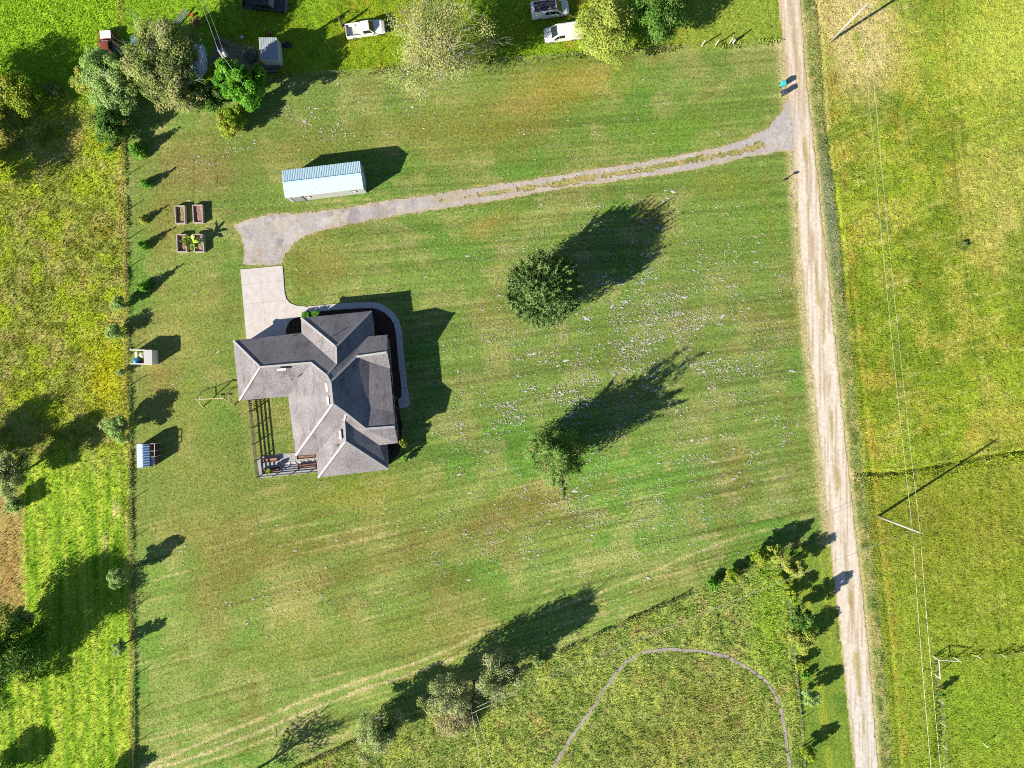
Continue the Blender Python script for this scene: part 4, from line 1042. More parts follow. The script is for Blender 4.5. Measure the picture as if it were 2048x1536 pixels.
lump('tarp_covered_car', 'car hidden under a crumpled silver-blue tarp beside the olive trees', 'covered car', g(399, 124), 1.2, 2.4, 1.5, TARP, 4, .3, R(4), 28, 12)
lump('tarp_heap', 'dark grey tarp-covered heap west of the grey shed', 'heap', g(504, 113), .85, .95, .8, mat('dark_grey_tarp', (.06, .07, .08), .6, var=.3), 5, .35)
lump('tarp_heap', 'low black tarp-covered heap east of the grey shed', 'heap', g(575, 90), .7, .45, .4, mat('black_tarp', (.025, .025, .03), .5, var=.3), 6, .4)
BARK = mat('pale_bark', (.22, .19, .16), .95, var=.3, scale=6, bump=.5)
lg = MB(); a, b = g(428, 76), g(458, 90); lg.tube([(a.x, a.y, .16), ((a.x + b.x) / 2, (a.y + b.y) / 2 + .1, .18), (b.x, b.y, .14)], [.19, .17, .14], 8)
tag(lg.build('fallen_log', BARK, None, smooth=True), 'pale fallen log lying across the bare ground near the pole', 'log')
for k, (x, y, lab) in enumerate(((484, 75, 'white plastic bag dropped at the edge of the bare ground'), (447, 103, 'white bucket beside the leaning utility pole'))):
    if k == 0: lump('plastic_bag', lab, 'bag', g(x, y), .28, .22, .25, WHITE, 12, .5, 0, 12, 5)
    else:
        p = g(x, y); mb = MB(); mb.tube([(p.x, p.y, 0), (p.x, p.y, .5), (p.x, p.y, .45), (p.x, p.y, .1)], [.22, .3, .27, .2], 14); tag(mb.build('bucket', WHITE, None), lab, 'bucket')
p = g(385, 32); mb = MB(); mb.tube([(p.x, p.y, 0), (p.x, p.y, .38), (p.x, p.y, .36), (p.x, p.y, .08)], [.16, .22, .2, .14], 14)
tag(mb.build('bucket', mat('orange_plastic', (.6, .1, .02), .5), None), 'orange bucket by the dry brown bush in the far yard', 'bucket')
mb = MB(); p = g(541, 68); mb.box((p.x, p.y, .25), (.5, .3, .5), .2).box((p.x + .05, p.y, .53), (.55, .33, .08), .2)
tag(mb.build('cooler_box', mat('faded_red_plastic', (.45, .1, .1), .5), None), 'faded red cooler box behind the grey shed', 'cooler')
# slatted metal panel leaning on a rail
gt = thing('metal_gate_panel', 'galvanised barred gate panel lying tilted by the olive trees', 'gate', g(363, 37))
GALV = mat('galvanised_steel', (.5, .53, .55), .4, metal=.5)
qa, qb, qc, qd = g(369, 18, .75), g(377.5, 27, .2), g(351, 56, .2), g(346, 43, .75)
for k in range(6):
    t = k / 5; MB().tube([qa.lerp(qb, t), qd.lerp(qc, t)], .05, 6).build('bar', GALV, gt, world=True)
for a, b in ((qa, qb), (qd, qc), (qa.lerp(qd, .5), qb.lerp(qc, .5))): MB().tube([a, b], .05, 6).build('end_bar', GALV, gt, world=True)
for q in (qa, qd): MB().tube([q, (q.x, q.y, 0)], .05, 6).build('prop', GALV, gt, world=True)
# ================================================================== VEHICLES
TYRE = mat('tyre_rubber', (.02, .02, .02), .85); RIM = mat('steel_rim', (.45, .45, .46), .35, metal=.6)
CARW = mat('white_car_paint', (.72, .73, .74), .3, var=.05, spec=.6)
CARB = mat('black_car_paint', (.022, .024, .034), .22, var=.1, spec=.7)
CARR = mat('faded_red_paint', (.22, .05, .04), .5, var=.3)
CGLASS = mat('car_glass', (.012, .018, .02), .08, var=.02, spec=.8)
BUMP = mat('grey_bumper', (.10, .10, .105), .6); LAMP = mat('lamp_lens', (.62, .62, .6), .2, spec=.8); TAIL = mat('tail_lens', (.35, .02, .015), .3)
def ring(w, zb, zs, zt, wt):
    h = [(w * .9, zb), (w, zb + .14), (w * 1.0, (zb + zs) / 2), (w * .985, zs), (wt, zt - .05), (wt * .86, zt), (wt * .4, zt + .02)]
    return h + [(-y, z) for y, z in reversed(h)]
def shell(secs):
    m = MB(); k = 14; vs = []
    for (x, *a) in secs: vs += [(x, y, z) for y, z in ring(*a)]
    fs = [(i * k + j, i * k + (j + 1) % k, (i + 1) * k + (j + 1) % k, (i + 1) * k + j) for i in range(len(secs) - 1) for j in range(k)]
    fs += [tuple(range(k - 1, -1, -1)), tuple(range((len(secs) - 1) * k, len(secs) * k))]
    return m.add(vs, fs)
def pt(sec, j): y, z = ring(*sec[1:])[j]; return Vector((sec[0], y, z))
def panel(c4, off, m, name, parent, sh=.08, mat_=None):
    c = sum(c4, Vector()) / 4; nrm = (c4[1] - c4[0]).cross(c4[3] - c4[0]).normalized()
    v = [c + (p - c) * (1 - sh) + nrm * off for p in c4] + [c + (p - c) * (1 - sh) - nrm * .01 for p in c4]
    return MB().add(v, [(0, 1, 2, 3), (7, 6, 5, 4), (0, 4, 5, 1), (1, 5, 6, 2), (2, 6, 7, 3), (3, 7, 4, 0)]).build(name, m, parent)
def out(c4, ref):
    """order the corners so that the normal points away from ref"""
    c = sum(c4, Vector()) / 4; nrm = (c4[1] - c4[0]).cross(c4[3] - c4[0])
    return c4 if nrm.dot(c - ref) > 0 else c4[::-1]
def wheels(t, xs, w, r=.37):
    for x in xs:
        for s in (1, -1):
            y = s * (w - .13)
            o = MB().tube([(x, y - .13, r), (x, y - .1, r), (x, y + .1, r), (x, y + .13, r)], [r * .86, r, r, r * .86], 18).build('wheel', TYRE, t)
            MB().tube([(x, y - .01, r), (x, y + s * .145, r)], [r * .58, r * .52], 12).build('rim', RIM, o)
def van(name, label, c, heading, paint, roofm=None, group=None, windows=True, L=5.3):
    t = thing(name, label, 'van', c, heading, group)
    h = L / 2; w = .99
    S_ = [(-h, w * .93, .5, 1.1, 1.55, w * .78), (-h + .05, w * .98, .36, 1.15, 1.95, w * .82), (-h + .25, w, .32, 1.18, 2.05, w * .84), (h - 1.95, w, .32, 1.18, 2.05, w * .84), (h - 1.78, w, .32, 1.16, 2.0, w * .83),
          (h - 1.0, w, .32, 1.08, 1.2, w * .9), (h - .35, w * .97, .34, .95, 1.06, w * .86), (h - .08, w * .9, .4, .82, .92, w * .8), (h, w * .82, .5, .7, .78, w * .7)]
    body = shell(S_).build('body', paint, t, smooth=False, bevel=0)
    ref = Vector((0, 0, .9))
    a, b = S_[4], S_[5]
    panel(out([pt(a, 5), pt(a, 8), pt(b, 8), pt(b, 5)], ref), .04, CGLASS, 'windscreen', t, .04)
    spans = [(3, h - 1.95 - .02, h - 1.3)]
    def side_win(x0, x1, nm, z0=.16, z1=.9):
        for s in (1, -1):
            p = []
            for x, zf in ((x0, z0), (x1, z0), (x1, z1), (x0, z1)):
                zz_ = 1.18 + (2.0 - 1.18) * zf; yy_ = w * .985 + (w * .84 - w * .985) * zf
                p.append(Vector((x, s * yy_, zz_)))
            panel(out(p, ref), .012, CGLASS, nm, t, .02)
    side_win(h - 2.75, h - 1.98, 'side_window')
    for s in (1, -1):
        tri = [Vector((h - 1.93, s * .972, 1.28)), Vector((h - 1.2, s * .985, 1.2)), Vector((h - 1.62, s * .9, 1.72)), Vector((h - 1.93, s * .87, 1.9))]
        panel(out(tri, ref), .012, CGLASS, 'side_window', t, .03)
    if windows:
        side_win(h - 3.4, h - 2.85, 'side_window')
        a, b = S_[0], S_[1]
        panel(out([Vector((-h - .005, .7, 1.1)), Vector((-h - .005, -.7, 1.1)), Vector((-h + .03, -.62, 1.75)), Vector((-h + .03, .62, 1.75))], ref), .012, CGLASS, 'rear_window', t, .02)
    if roofm:
        MB().box((-.75, 0, 2.068), (L - 2.4, w * 1.42, .022)).build('roof_skin', roofm, t)
    MB().box((h - .03, 0, .45), (.16, 1.6, .2)).build('bumper', BUMP, t, bevel=.03); MB().box((-h + .02, 0, .45), (.14, 1.7, .2)).build('bumper', BUMP, t, bevel=.03)
    for s in (1, -1):
        MB().box((h - .1, s * .62, .78), (.14, .3, .16)).build('headlight', LAMP, t, bevel=.02); MB().box((-h + .0, s * .86, 1.05), (.08, .12, .45)).build('tail_light', TAIL, t)
        MB().box((h - 1.35, s * 1.1, 1.22), (.12, .2, .2)).build('mirror', BUMP, t, bevel=.03)
    wheels(t, (h - .95, -h + 1.15), w)
    return t
def pickup(name, label, c, heading, paint, L=5.4, crew=False, bedm=None):
    t = thing(name, label, 'pickup truck', c, heading)
    h = L / 2; w = .96; cabl = 2.15 if crew else 1.35
    xr = h - 1.45                       # foot of the windscreen
    xb = xr - .55 - cabl                # back of the cab
    S_ = [(xb - .06, w, .4, .95, 1.02, w * .92), (xb, w, .36, 1.0, 1.06, w * .93), (xr, w, .36, 1.0, 1.08, w * .93), (h - .45, w * .98, .38, .94, 1.02, w * .9), (h - .1, w * .93, .42, .82, .92, w * .84), (h, w * .86, .5, .7, .8, w * .76)]
    shell(S_).build('body', paint, t)
    C_ = [(xb + .02, w * .93, 1.02, 1.06, 1.2, w * .9), (xb + .14, w * .9, 1.0, 1.12, 1.78, w * .72), (xr - .62, w * .9, 1.0, 1.12, 1.8, w * .73), (xr - .1, w * .92, 1.0, 1.05, 1.14, w * .9)]
    shell(C_).build('cab', paint, t)
    ref = Vector((xb + .8, 0, 1.2))
    panel(out([pt(C_[2], 5), pt(C_[2], 8), pt(C_[3], 8), pt(C_[3], 5)], ref), .04, CGLASS, 'windscreen', t, .04)
    panel(out([pt(C_[0], 5), pt(C_[0], 8), pt(C_[1], 8), pt(C_[1], 5)], ref), .014, CGLASS, 'rear_window', t, .16)
    ws = [(xb + .35, xr - .66)] if not crew else [(xb + .2, xb + 1.05), (xb + 1.15, xr - .66)]
    for x0, x1 in ws:
        for s in (1, -1):
            p = [Vector((x0, s * w * .885, 1.16)), Vector((x1 + .36, s * w * .885, 1.16)), Vector((x1, s * w * .745, 1.7)), Vector((x0, s * w * .745, 1.7))]
            panel(out(p, ref), .015, CGLASS, 'side_window', t, .03)
    x0, x1 = -h + .02, xb - .07; mid = (x0 + x1) / 2; ln = x1 - x0
    bed = MB()
    for s in (1, -1): bed.box((mid, s * (w - .07), .72), (ln, .13, .68))
    bed.box((x0 + .03, 0, .74), (.07, 2 * w - .28, .64)).box((x1 - .02, 0, .74), (.05, 2 * w - .28, .62))
    b_ = bed.build('bed', paint, t, bevel=.015)
    MB().box((mid, 0, .58), (ln - .08, 2 * w - .27, .05)).build('bed_floor', bedm or mat('bed_liner_grey', (.5, .51, .53), .6), b_)
    for s in (1, -1): MB().box((x0 + .85, s * (w - .24), .72), (.9, .2, .26)).build('wheel_arch', bedm or paint, b_, bevel=.03)
    MB().box((-h - .05, 0, .48), (.14, 1.75, .17)).build('bumper', RIM if paint is CARB else BUMP, t, bevel=.03); MB().box((h + .0, 0, .5), (.16, 1.7, .2)).build('bumper', RIM if paint is CARB else BUMP, t, bevel=.03)
    for s in (1, -1):
        MB().box((h - .1, s * .66, .76), (.16, .3, .16)).build('headlight', LAMP, t, bevel=.02); MB().box((-h + .01, s * .9, .82), (.08, .1, .34)).build('tail_light', TAIL, t)
        MB().box((xr - .25, s * 1.06, 1.16), (.12, .22, .16)).build('mirror', BUMP, t, bevel=.03)
    wheels(t, (h - .9, -h + 1.05), w)
    return t
def peel_mat():
    m = mat('peeling_dark_roof_paint', (.03, .035, .05), .45, var=.2)
    nt = m.node_tree; b = nt.nodes['Principled BSDF']
    tc = nt.nodes.new('ShaderNodeTexCoord'); mp = nt.nodes.new('ShaderNodeMapping'); mp.inputs['Scale'].default_value = (.8, 2.4, 1)
    nz = nt.nodes.new('ShaderNodeTexNoise'); nz.inputs['Scale'].default_value = 2.2; nz.inputs['Detail'].default_value = 8; nz.inputs['Roughness'].default_value = .7
    cr = nt.nodes.new('ShaderNodeValToRGB'); e = cr.color_ramp.elements
    e[0].position = .46; e[0].color = (.03, .035, .055, 1); e[1].position = .6; e[1].color = (.5, .42, .42, 1)
    q = e.new(.53); q.color = (.2, .09, .09, 1)
    nt.links.new(tc.outputs['Object'], mp.inputs[0]); nt.links.new(mp.outputs[0], nz.inputs['Vector']); nt.links.new(nz.outputs['Fac'], cr.inputs[0]); nt.links.new(cr.outputs[0], b.inputs['Base Color'])
    return m
pickup('pickup_truck', 'white regular-cab pickup truck parked alone on the grass', g(733, 63), R(8), CARW, 5.45)
van('cargo_van', 'plain white cargo van with windowless sides, nose toward the bare tree', g(1125, 71.5), R(187.5), CARW, None, None, False, 5.25)
van('passenger_van', 'white van with dark peeling paint on its roof', g(1099, 25), R(7), CARW, peel_mat(), None, True, 5.3)
pickup('pickup_truck', 'black crew-cab pickup truck at the top edge of the yard', g(533, 12), R(-6.5), CARB, 6.0, True, CARB)
old_ = pickup('pickup_truck', 'old red and white pickup half buried under the western trees', g(221, 101), R(94), CARR, 5.0, False, CARB)
MB().box((1.75, 0, 1.075), (1.15, 1.5, .03)).build('hood', CARW, old_, bevel=.01)
# blue tubs in and beside the old truck
BLUE = mat('faded_blue_plastic', (.05, .16, .34), .5)
for (x, y, r, h_, lab) in ((222, 96, .42, 1.1, 'dark blue plastic drum beside the old red and white pickup'), (267, 80, .5, .7, 'blue tub on the north side of the olive trees'), (275, 126, .4, .8, 'blue drum glimpsed through the olive tree crowns')):
    p = g(x, y, h_); mb = MB(); mb.tube([(p.x, p.y, 0), (p.x, p.y, h_), (p.x, p.y, h_ - .03), (p.x, p.y, h_ - .4)], [r * .9, r, r * .85, r * .8], 16)
    tag(mb.build('drum', BLUE, None), lab, 'drum')

# ================================================================== POLES AND WIRES
POLEW = mat('weathered_pole', (.34, .32, .29), .9, var=.2, scale=3); POLED = mat('dark_pole', (.07, .055, .045), .9, var=.2)
CERAM = mat('insulator', (.5, .5, .5), .3); WIREM = mat('aluminium_wire', (.5, .5, .5), .4, metal=.3)
def pole(label, base, top, h, m, cross=True, rz=0.0, transformer=False):
    b, tp = g(*base), g(*top, h)
    t = thing('utility_pole', label, 'utility pole', b)
    MB().tube([b, b.lerp(tp, .5), tp], [.19, .16, .12], 10).build('post', m, t, world=True, smooth=True)
    if cross:
        c = tp + Vector((0, 0, -.25)); d = Vector((math.cos(rz), math.sin(rz), 0)) * .62
        MB().beam(c - d, c + d, .09, .11).build('cross_arm', POLEW, t, world=True)
        for s in (-1, 1):
            e = c + d * s * .92; MB().tube([e, e + Vector((0, 0, .1)), e + Vector((0, 0, .2))], [.03, .06, .03], 8).build('insulator', CERAM, t, world=True)
    MB().tube([tp, tp + Vector((0, 0, .16))], [.04, .06], 8).build('insulator', CERAM, t, world=True)
    if transformer:
        c = tp + Vector((.38, -.05, -1.0)); MB().tube([c + Vector((0, 0, -.4)), c + Vector((0, 0, .3)), c + Vector((0, 0, .4))], [.24, .24, .12], 14).build('transformer', mat('transformer_grey', (.5, .52, .53), .5), t, world=True)
        MB().beam(c, tp + Vector((0, 0, -1.0)), .06, .06).build('bracket', GALV, t, world=True)
    return tp
T1 = pole('pale utility pole at the dry straw patch by the top of the road', (1661.7, 82), (1732.8, 9.6), 9.9, POLEW, True, 0.0)
T2 = pole('pale utility pole in the meadow across the road from the paddock', (1756.3, 1032.5), (1838.5, 1064.5), 9.9, POLEW, True, R(160))
T3 = pole('dark utility pole among the southern trees', (948, 1362), (944, 1425), 8.6, POLED, False)
T4 = pole('utility pole with transformer beside the bright green tree in the yard', (476, 163), (437, 100), 8.8, POLEW, False, 0, True)
MB_ = MB()
def span(name, label, a, b, sag=.4, r=.018):
    a, b = Vector(a), Vector(b); n_ = 14
    p = [a.lerp(b, i / n_) - Vector((0, 0, sag * 4 * (i / n_) * (1 - i / n_))) for i in range(n_ + 1)]
    tag(MB().tube(p, r, 5).build('power_line', WIREM, None, smooth=True), label, 'power line', 'overhead lines')
o0 = Vector((0, 0, .2))
e1 = (T1 - T2).normalized()
T1b = g(1722, 9, 9.6); T2b = g(1825, 1061, 9.6)
span('power_line', 'overhead line beside the road, western strand between the two pale poles', T1b, T2b, .5)
span('power_line', 'overhead line beside the road, eastern strand between the two pale poles', T1 + o0, T2 + o0, .5)
span('power_line', 'western strand running south from the meadow pole past the white fence corner', T2b, g(1872, 1640, 9.4), .3)
span('power_line', 'eastern strand running south from the meadow pole past the white fence corner', T2 + o0, g(1892, 1640, 9.6), .3)
span('power_line', 'western strand leaving the top of the frame above the straw patch', T1b, g(1716, -120, 9.6), .1)
span('power_line', 'eastern strand leaving the top of the frame above the straw patch', T1 + o0, g(1729, -120, 9.8), .1)
span('power_line', 'upper service wire crossing the paddock to the dark pole', T3 + o0, T2b, .9, .016)
span('power_line', 'lower service wire crossing the paddock to the dark pole', T3 + Vector((0, 0, -.9)), T2 + Vector((0, 0, -.9)), 1.0, .016)
span('power_line', 'left wire running south from the dark pole over the paddock', T3 + o0, g(978, 1640, 8.6), .2, .02)
span('power_line', 'right wire running south from the dark pole over the paddock', T3 + Vector((.4, 0, -.5)), g(1018, 1640, 8.2), .2, .02)
span('power_line', 'wire running north-west from the transformer pole', T4 + o0, g(388, -30, 8.4), .2, .022)
span('power_line', 'thin drop wire running north from the transformer', T4 + Vector((.4, 0, -.6)), g(405, -10, 7.0), .3, .016)
span('power_line', 'wire running south-east from the transformer pole into the green tree', T4 + o0, g(512, 205, 5.5), .2, .022)

# ================================================================== FENCES
POSTM = mat('fence_post_wood', (.20, .17, .13), .95, var=.3); STEELP = mat('steel_t_post', (.10, .13, .10), .7); WPOST = mat('white_fence_post', (.62, .61, .58), .8, var=.1)
PALEP = mat('pale_post', (.5, .46, .4), .85, var=.15); FWIRE = mat('fence_wire', (.3, .3, .3), .5, metal=.4)
def wire_fence(name, label, pts, h, m, r=.05, zs=(.35, .7, 1.05), loc=None):
    t = thing(name, label, 'fence', g(*(loc or pts[len(pts) // 2])))
    for p in pts:
        b = g(*p); MB().tube([b, b + Vector((0, 0, h))], [r, r * .9], 7).build('post', m, t, world=True)
    for z in zs:
        w = MB()
        for a, b in zip(pts[:-1], pts[1:]): w.tube([g(*a) + Vector((0, 0, z)), g(*b) + Vector((0, 0, z))], .006, 3)
        w.build('wire', FWIRE, t, world=True)
    return t
wf = [(float(ip(W_LINE, y)) + 2, y) for y in (285, 352, 420, 478, 535, 606, 700, 770, 858, 930, 998, 1076, 1146, 1213, 1285, 1350, 1427, 1485, 1530)]
wire_fence('wire_fence', 'wire fence on posts dividing the lawn from the west meadow', wf, 1.35, POSTM, .055)
wire_fence('wire_fence', 'low wire fence along the north boundary of the lawn', [(600, 150), (680, 147), (760, 144), (840, 139), (920, 131), (1000, 122), (1080, 117), (1160, 111), (1240, 106), (1320, 100), (1403, 92)], 1.1, STEELP, .03)
def along(pl, step):
    res = []; carry = 0
    for (a, b) in zip(pl[:-1], pl[1:]):
        a, b = Vector(a), Vector(b); L = (b - a).length; d = carry
        while d < L: res.append(tuple(a.lerp(b, d / L))); d += step
        carry = d - L
    return res
wire_fence('wire_fence', 'wire fence between the lawn and the paddock', along([(620, 1522), (700, 1485), (860, 1425), (960, 1385), (1050, 1335), (1200, 1265), (1400, 1175), (1500, 1128), (1556, 1108)], 62), 1.3, POSTM, .05)
wire_fence('wire_fence', 'wire fence between the paddock and the road verge', along(E_FENCE, 48), 1.3, POSTM, .05)
def bb(x, y): return (1840 + x / 5.567, 1260 + y / 5.567)
wfn = thing('corner_fence', 'white-post field fence with braced corner east of the road', 'fence', g(*bb(150, 292)))
CP = [bb(145, 290), bb(382, 305), bb(605, 273), bb(885, 262), bb(1130, 240), bb(1400, 220)]; CS = [bb(160, 490), bb(205, 775), bb(225, 1025), bb(240, 1275), bb(248, 1510), bb(256, 1740)]
for k, p in enumerate(CP + CS):
    b = g(*p); r = .075 if k in (0, 1, 6) else .045
    MB().tube([b, b + Vector((0, 0, 1.5 if r > .05 else 1.35))], r, 8).build('post', WPOST, wfn, world=True)
for a, b in ((CP[0], CP[1]), (CP[0], CS[0])): MB().tube([g(*a) + Vector((0, 0, 1.38)), g(*b) + Vector((0, 0, 1.38))], .06, 8).build('brace_rail', WPOST, wfn, world=True)
for chain in (CP, [CP[0]] + CS):
    for z in (.3, .6, .9, 1.2):
        w = MB()
        for a, b in zip(chain[:-1], chain[1:]): w.tube([g(*a) + Vector((0, 0, z)), g(*b) + Vector((0, 0, z))], .006, 3)
        w.build('wire', FWIRE, wfn, world=True)
b = g(*bb(700, 1258)); mpo = thing('marker_post', 'short white post standing alone inside the field fence', 'post', b)
MB().tube([b, b + Vector((0, 0, .95))], .06, 8).build('post', WPOST, mpo, world=True); MB().box(b + Vector((0, 0, 1.0)), (.22, .16, .12)).build('cap', WPOST, mpo, world=True)
for k, (x, y, h_, r, lab) in enumerate(((1403.6, 91.9, 1.7, .085, 'pale wooden gatepost, westernmost of four by the road'), (1431.6, 90, 1.65, .085, 'pale wooden gatepost, second from the west by the road'),
                             (1458, 88, 1.9, .09, 'tall pale gatepost next to the stubby white one'), (1465.8, 85.8, .95, .13, 'stubby thick white post, easternmost of four by the road'))):
    b = g(x, y); o = thing('gatepost', lab, 'post', b, 0, 'gateposts by the road')
    MB().tube([b, b + Vector((0, 0, h_ - .05))], [r, r * .95], 9).build('shaft', WPOST if k == 3 else PALEP, o, world=True); MB().tube([b + Vector((0, 0, h_ - .05)), b + Vector((0, 0, h_))], [r * .95, r * .5], 9).build('top', WPOST if k == 3 else PALEP, o, world=True)
b = g(684, 52); tag(MB().tube([b, b + Vector((.1, 0, 1.2)), b + Vector((.05, .1, 2.1))], [.2, .16, .12], 8).build('dead_trunk', mat('dead_wood', (.11, .085, .075), .95, var=.3), None), 'broken dead trunk standing between the shed and the white pickup', 'dead trunk')

# ================================================================== BINS, MAILBOX
def wheelie_bin(label, c, rz, m, lidm):
    t = thing('wheelie_bin', label, 'bin', c, rz, 'bins at the roadside')
    b = MB(); lo = [(-.24, -.24), (.24, -.24), (.24, .24), (-.24, .24)]; hi = [(-.33, -.30), (.30, -.30), (.30, .30), (-.33, .30)]
    b.add([(x, y, .06) for x, y in lo] + [(x, y, 1.0) for x, y in hi], [(3, 2, 1, 0), (0, 1, 5, 4), (1, 2, 6, 5), (2, 3, 7, 6), (3, 0, 4, 7), (4, 5, 6, 7)])
    b.build('body', m, t, bevel=.02)
    MB().add([(-.38, -.33, 1.01), (.34, -.33, 1.01), (.34, .33, 1.01), (-.38, .33, 1.01), (-.34, -.27, 1.09), (.22, -.27, 1.12), (.22, .27, 1.12), (-.34, .27, 1.09)],
             [(3, 2, 1, 0), (0, 1, 5, 4), (1, 2, 6, 5), (2, 3, 7, 6), (3, 0, 4, 7), (4, 5, 6, 7)]).build('lid', lidm, t, bevel=.02)
    MB().tube([(-.40, -.26, .98), (-.42, .26, .98)], .025, 8).build('handle', m, t)
    for s in (-1, 1): MB().tube([(-.27, s * .24, .13), (-.27, s * .32, .13)], .13, 14).build('wheel', TYRE, t)
wheelie_bin('turquoise wheeled bin at the roadside by the driveway mouth', g(1563, 171), R(8), mat('turquoise_plastic', (.03, .40, .46), .4), mat('turquoise_lid', (.05, .48, .53), .4))
wheelie_bin('navy blue wheeled bin beside the turquoise one', g(1566, 188), R(15), mat('navy_plastic', (.025, .035, .075), .4), mat('navy_lid', (.05, .06, .11), .35))
mbx = thing('mailbox', 'dark mailbox on a post at the roadside south of the driveway', 'mailbox', g(1565.5, 362))
MB().box((0, 0, .5), (.1, .1, 1.0)).build('post', DARKWOOD, mbx)
b = MB(); prof = [(-.1, 1.0), (.1, 1.0), (.1, 1.14)] + [(.1 * math.cos(a), 1.14 + .1 * math.sin(a)) for a in np.linspace(.3, math.pi - .3, 6)] + [(-.1, 1.14)]
k = len(prof); b.add([(-.2, y, z) for y, z in prof] + [(.32, y, z) for y, z in prof], [tuple(range(k - 1, -1, -1)), tuple(range(k, 2 * k))] + [(i, (i + 1) % k, k + (i + 1) % k, k + i) for i in range(k)])
b.build('box', mat('dark_mailbox_paint', (.02, .022, .03), .4), mbx); MB().box((.06, .115, 1.2), (.04, .012, .16)).build('flag', TAIL, mbx)
# slim markers at the fence corners of the lawn
# ================================================================== TREES AND SHRUBS
BARKS = {'brown': mat('brown_bark', (.10, .08, .065), .95, var=.3, scale=5, bump=.5), 'grey': mat('grey_bark', (.27, .25, .22), .95, var=.3, scale=5, bump=.5)}
def leaves(name, parent, base, C, Rd, nl, size, pal, rng, up=.55, sq=.8, mono=0.0, asp=.5):
    w_ = Rd ** 1.6; idx = rng.choice(len(C), size=nl, p=w_ / w_.sum())
    d = rng.normal(size=(nl, 3)); d /= np.linalg.norm(d, axis=1)[:, None] + 1e-9
    pos = C[idx] + d * (Rd[idx] * rng.random(nl) ** .45)[:, None] * np.array([1, 1, sq])
    pos[:, 2] = np.maximum(pos[:, 2], .06)
    nm = d * .55 + np.array([-.42, -.27, .2 + up]) + rng.normal(size=(nl, 3)) * .4   # leaves turn to the light
    nm /= np.linalg.norm(nm, axis=1)[:, None]
    t = np.cross(nm, rng.normal(size=(nl, 3))); t /= np.linalg.norm(t, axis=1)[:, None] + 1e-9
    b = np.cross(nm, t)
    s = size * rng.uniform(.55, 1.35, nl)
    L = (s * .62)[:, None]; W = (s * asp)[:, None] * .62
    v = np.stack([pos - t * L, pos + b * W - t * L * .1, pos + t * L, pos - b * W - t * L * .1], 1).reshape(-1, 3)
    i0 = np.arange(nl) * 4
    f = np.stack([i0, i0 + 1, i0 + 2, i0 + 3], 1)
    pal = np.array(pal); kc = rng.integers(len(pal), size=len(C))[idx]; kl = rng.integers(len(pal), size=nl)
    c = np.where((rng.random(nl) < .6)[:, None], pal[kc], pal[kl]) * (1 + rng.normal(0, .2, nl))[:, None]
    c = np.maximum(c * (1 + mono * (rng.random(len(C)) - .5))[idx][:, None], .006)
    c = c * np.minimum(1, .5 / c.max(1))[:, None]
    o = np_mesh(name, v - np.array(base), f, LEAF, np.repeat(c, 4, 0), parent)
    return o
def limb(m, a, b, r0, r1, rng, bend=.12, n=4, sides=6):
    a, b = np.array(a, float), np.array(b, float); L = np.linalg.norm(b - a)
    off = rng.normal(size=3) * L * bend; off[2] *= .5
    p = [a + (b - a) * t + off * math.sin(math.pi * t) for t in np.linspace(0, 1, n)]
    m.tube(p, [r0 + (r1 - r0) * t for t in np.linspace(0, 1, n)], sides, cap=False)
    return p
F_ = 1.75
PB = {'sage': 1.5, 'grey': 1.55, 'dark': 1.25, 'lawn2': 1.3, 'olive': 1.12, 'dry': 1.3, 'yellow': 1.35, 'pale': 1.45, 'lawn': 1.25}
PAL = {k: [A(*c, F_ * PB.get(k, 1.0)) for c in v] for k, v in {
    'lawn': [(78, 108, 48), (64, 92, 38), (118, 136, 84), (88, 102, 52)],
    'lawn2': [(80, 116, 46), (66, 100, 38), (108, 138, 72), (122, 122, 66)],
    'olive': [(134, 148, 80), (112, 134, 60), (154, 158, 100), (94, 118, 50), (166, 160, 108)],
    'sage': [(158, 184, 108), (140, 170, 92), (176, 198, 130), (124, 152, 76)],
    'bright': [(86, 146, 34), (112, 168, 44), (66, 122, 32), (130, 176, 60)],
    'lime': [(138, 168, 44), (114, 148, 36), (166, 178, 60), (152, 146, 60)],
    'yellow': [(156, 166, 74), (138, 150, 60), (178, 176, 90), (120, 138, 56)],
    'dark': [(70, 106, 36), (86, 122, 44), (56, 90, 32), (102, 126, 58)],
    'dry': [(176, 162, 118), (158, 150, 98), (138, 144, 80), (190, 180, 144)],
    'grey': [(138, 146, 98), (114, 128, 74), (160, 160, 116), (100, 116, 64)],
    'pale': [(168, 172, 104), (148, 158, 84), (184, 182, 124), (128, 144, 66), (192, 178, 130)],
    'brownbush': [(180, 150, 96), (154, 128, 80), (194, 172, 124)]}.items()}
TREE_N = [0]
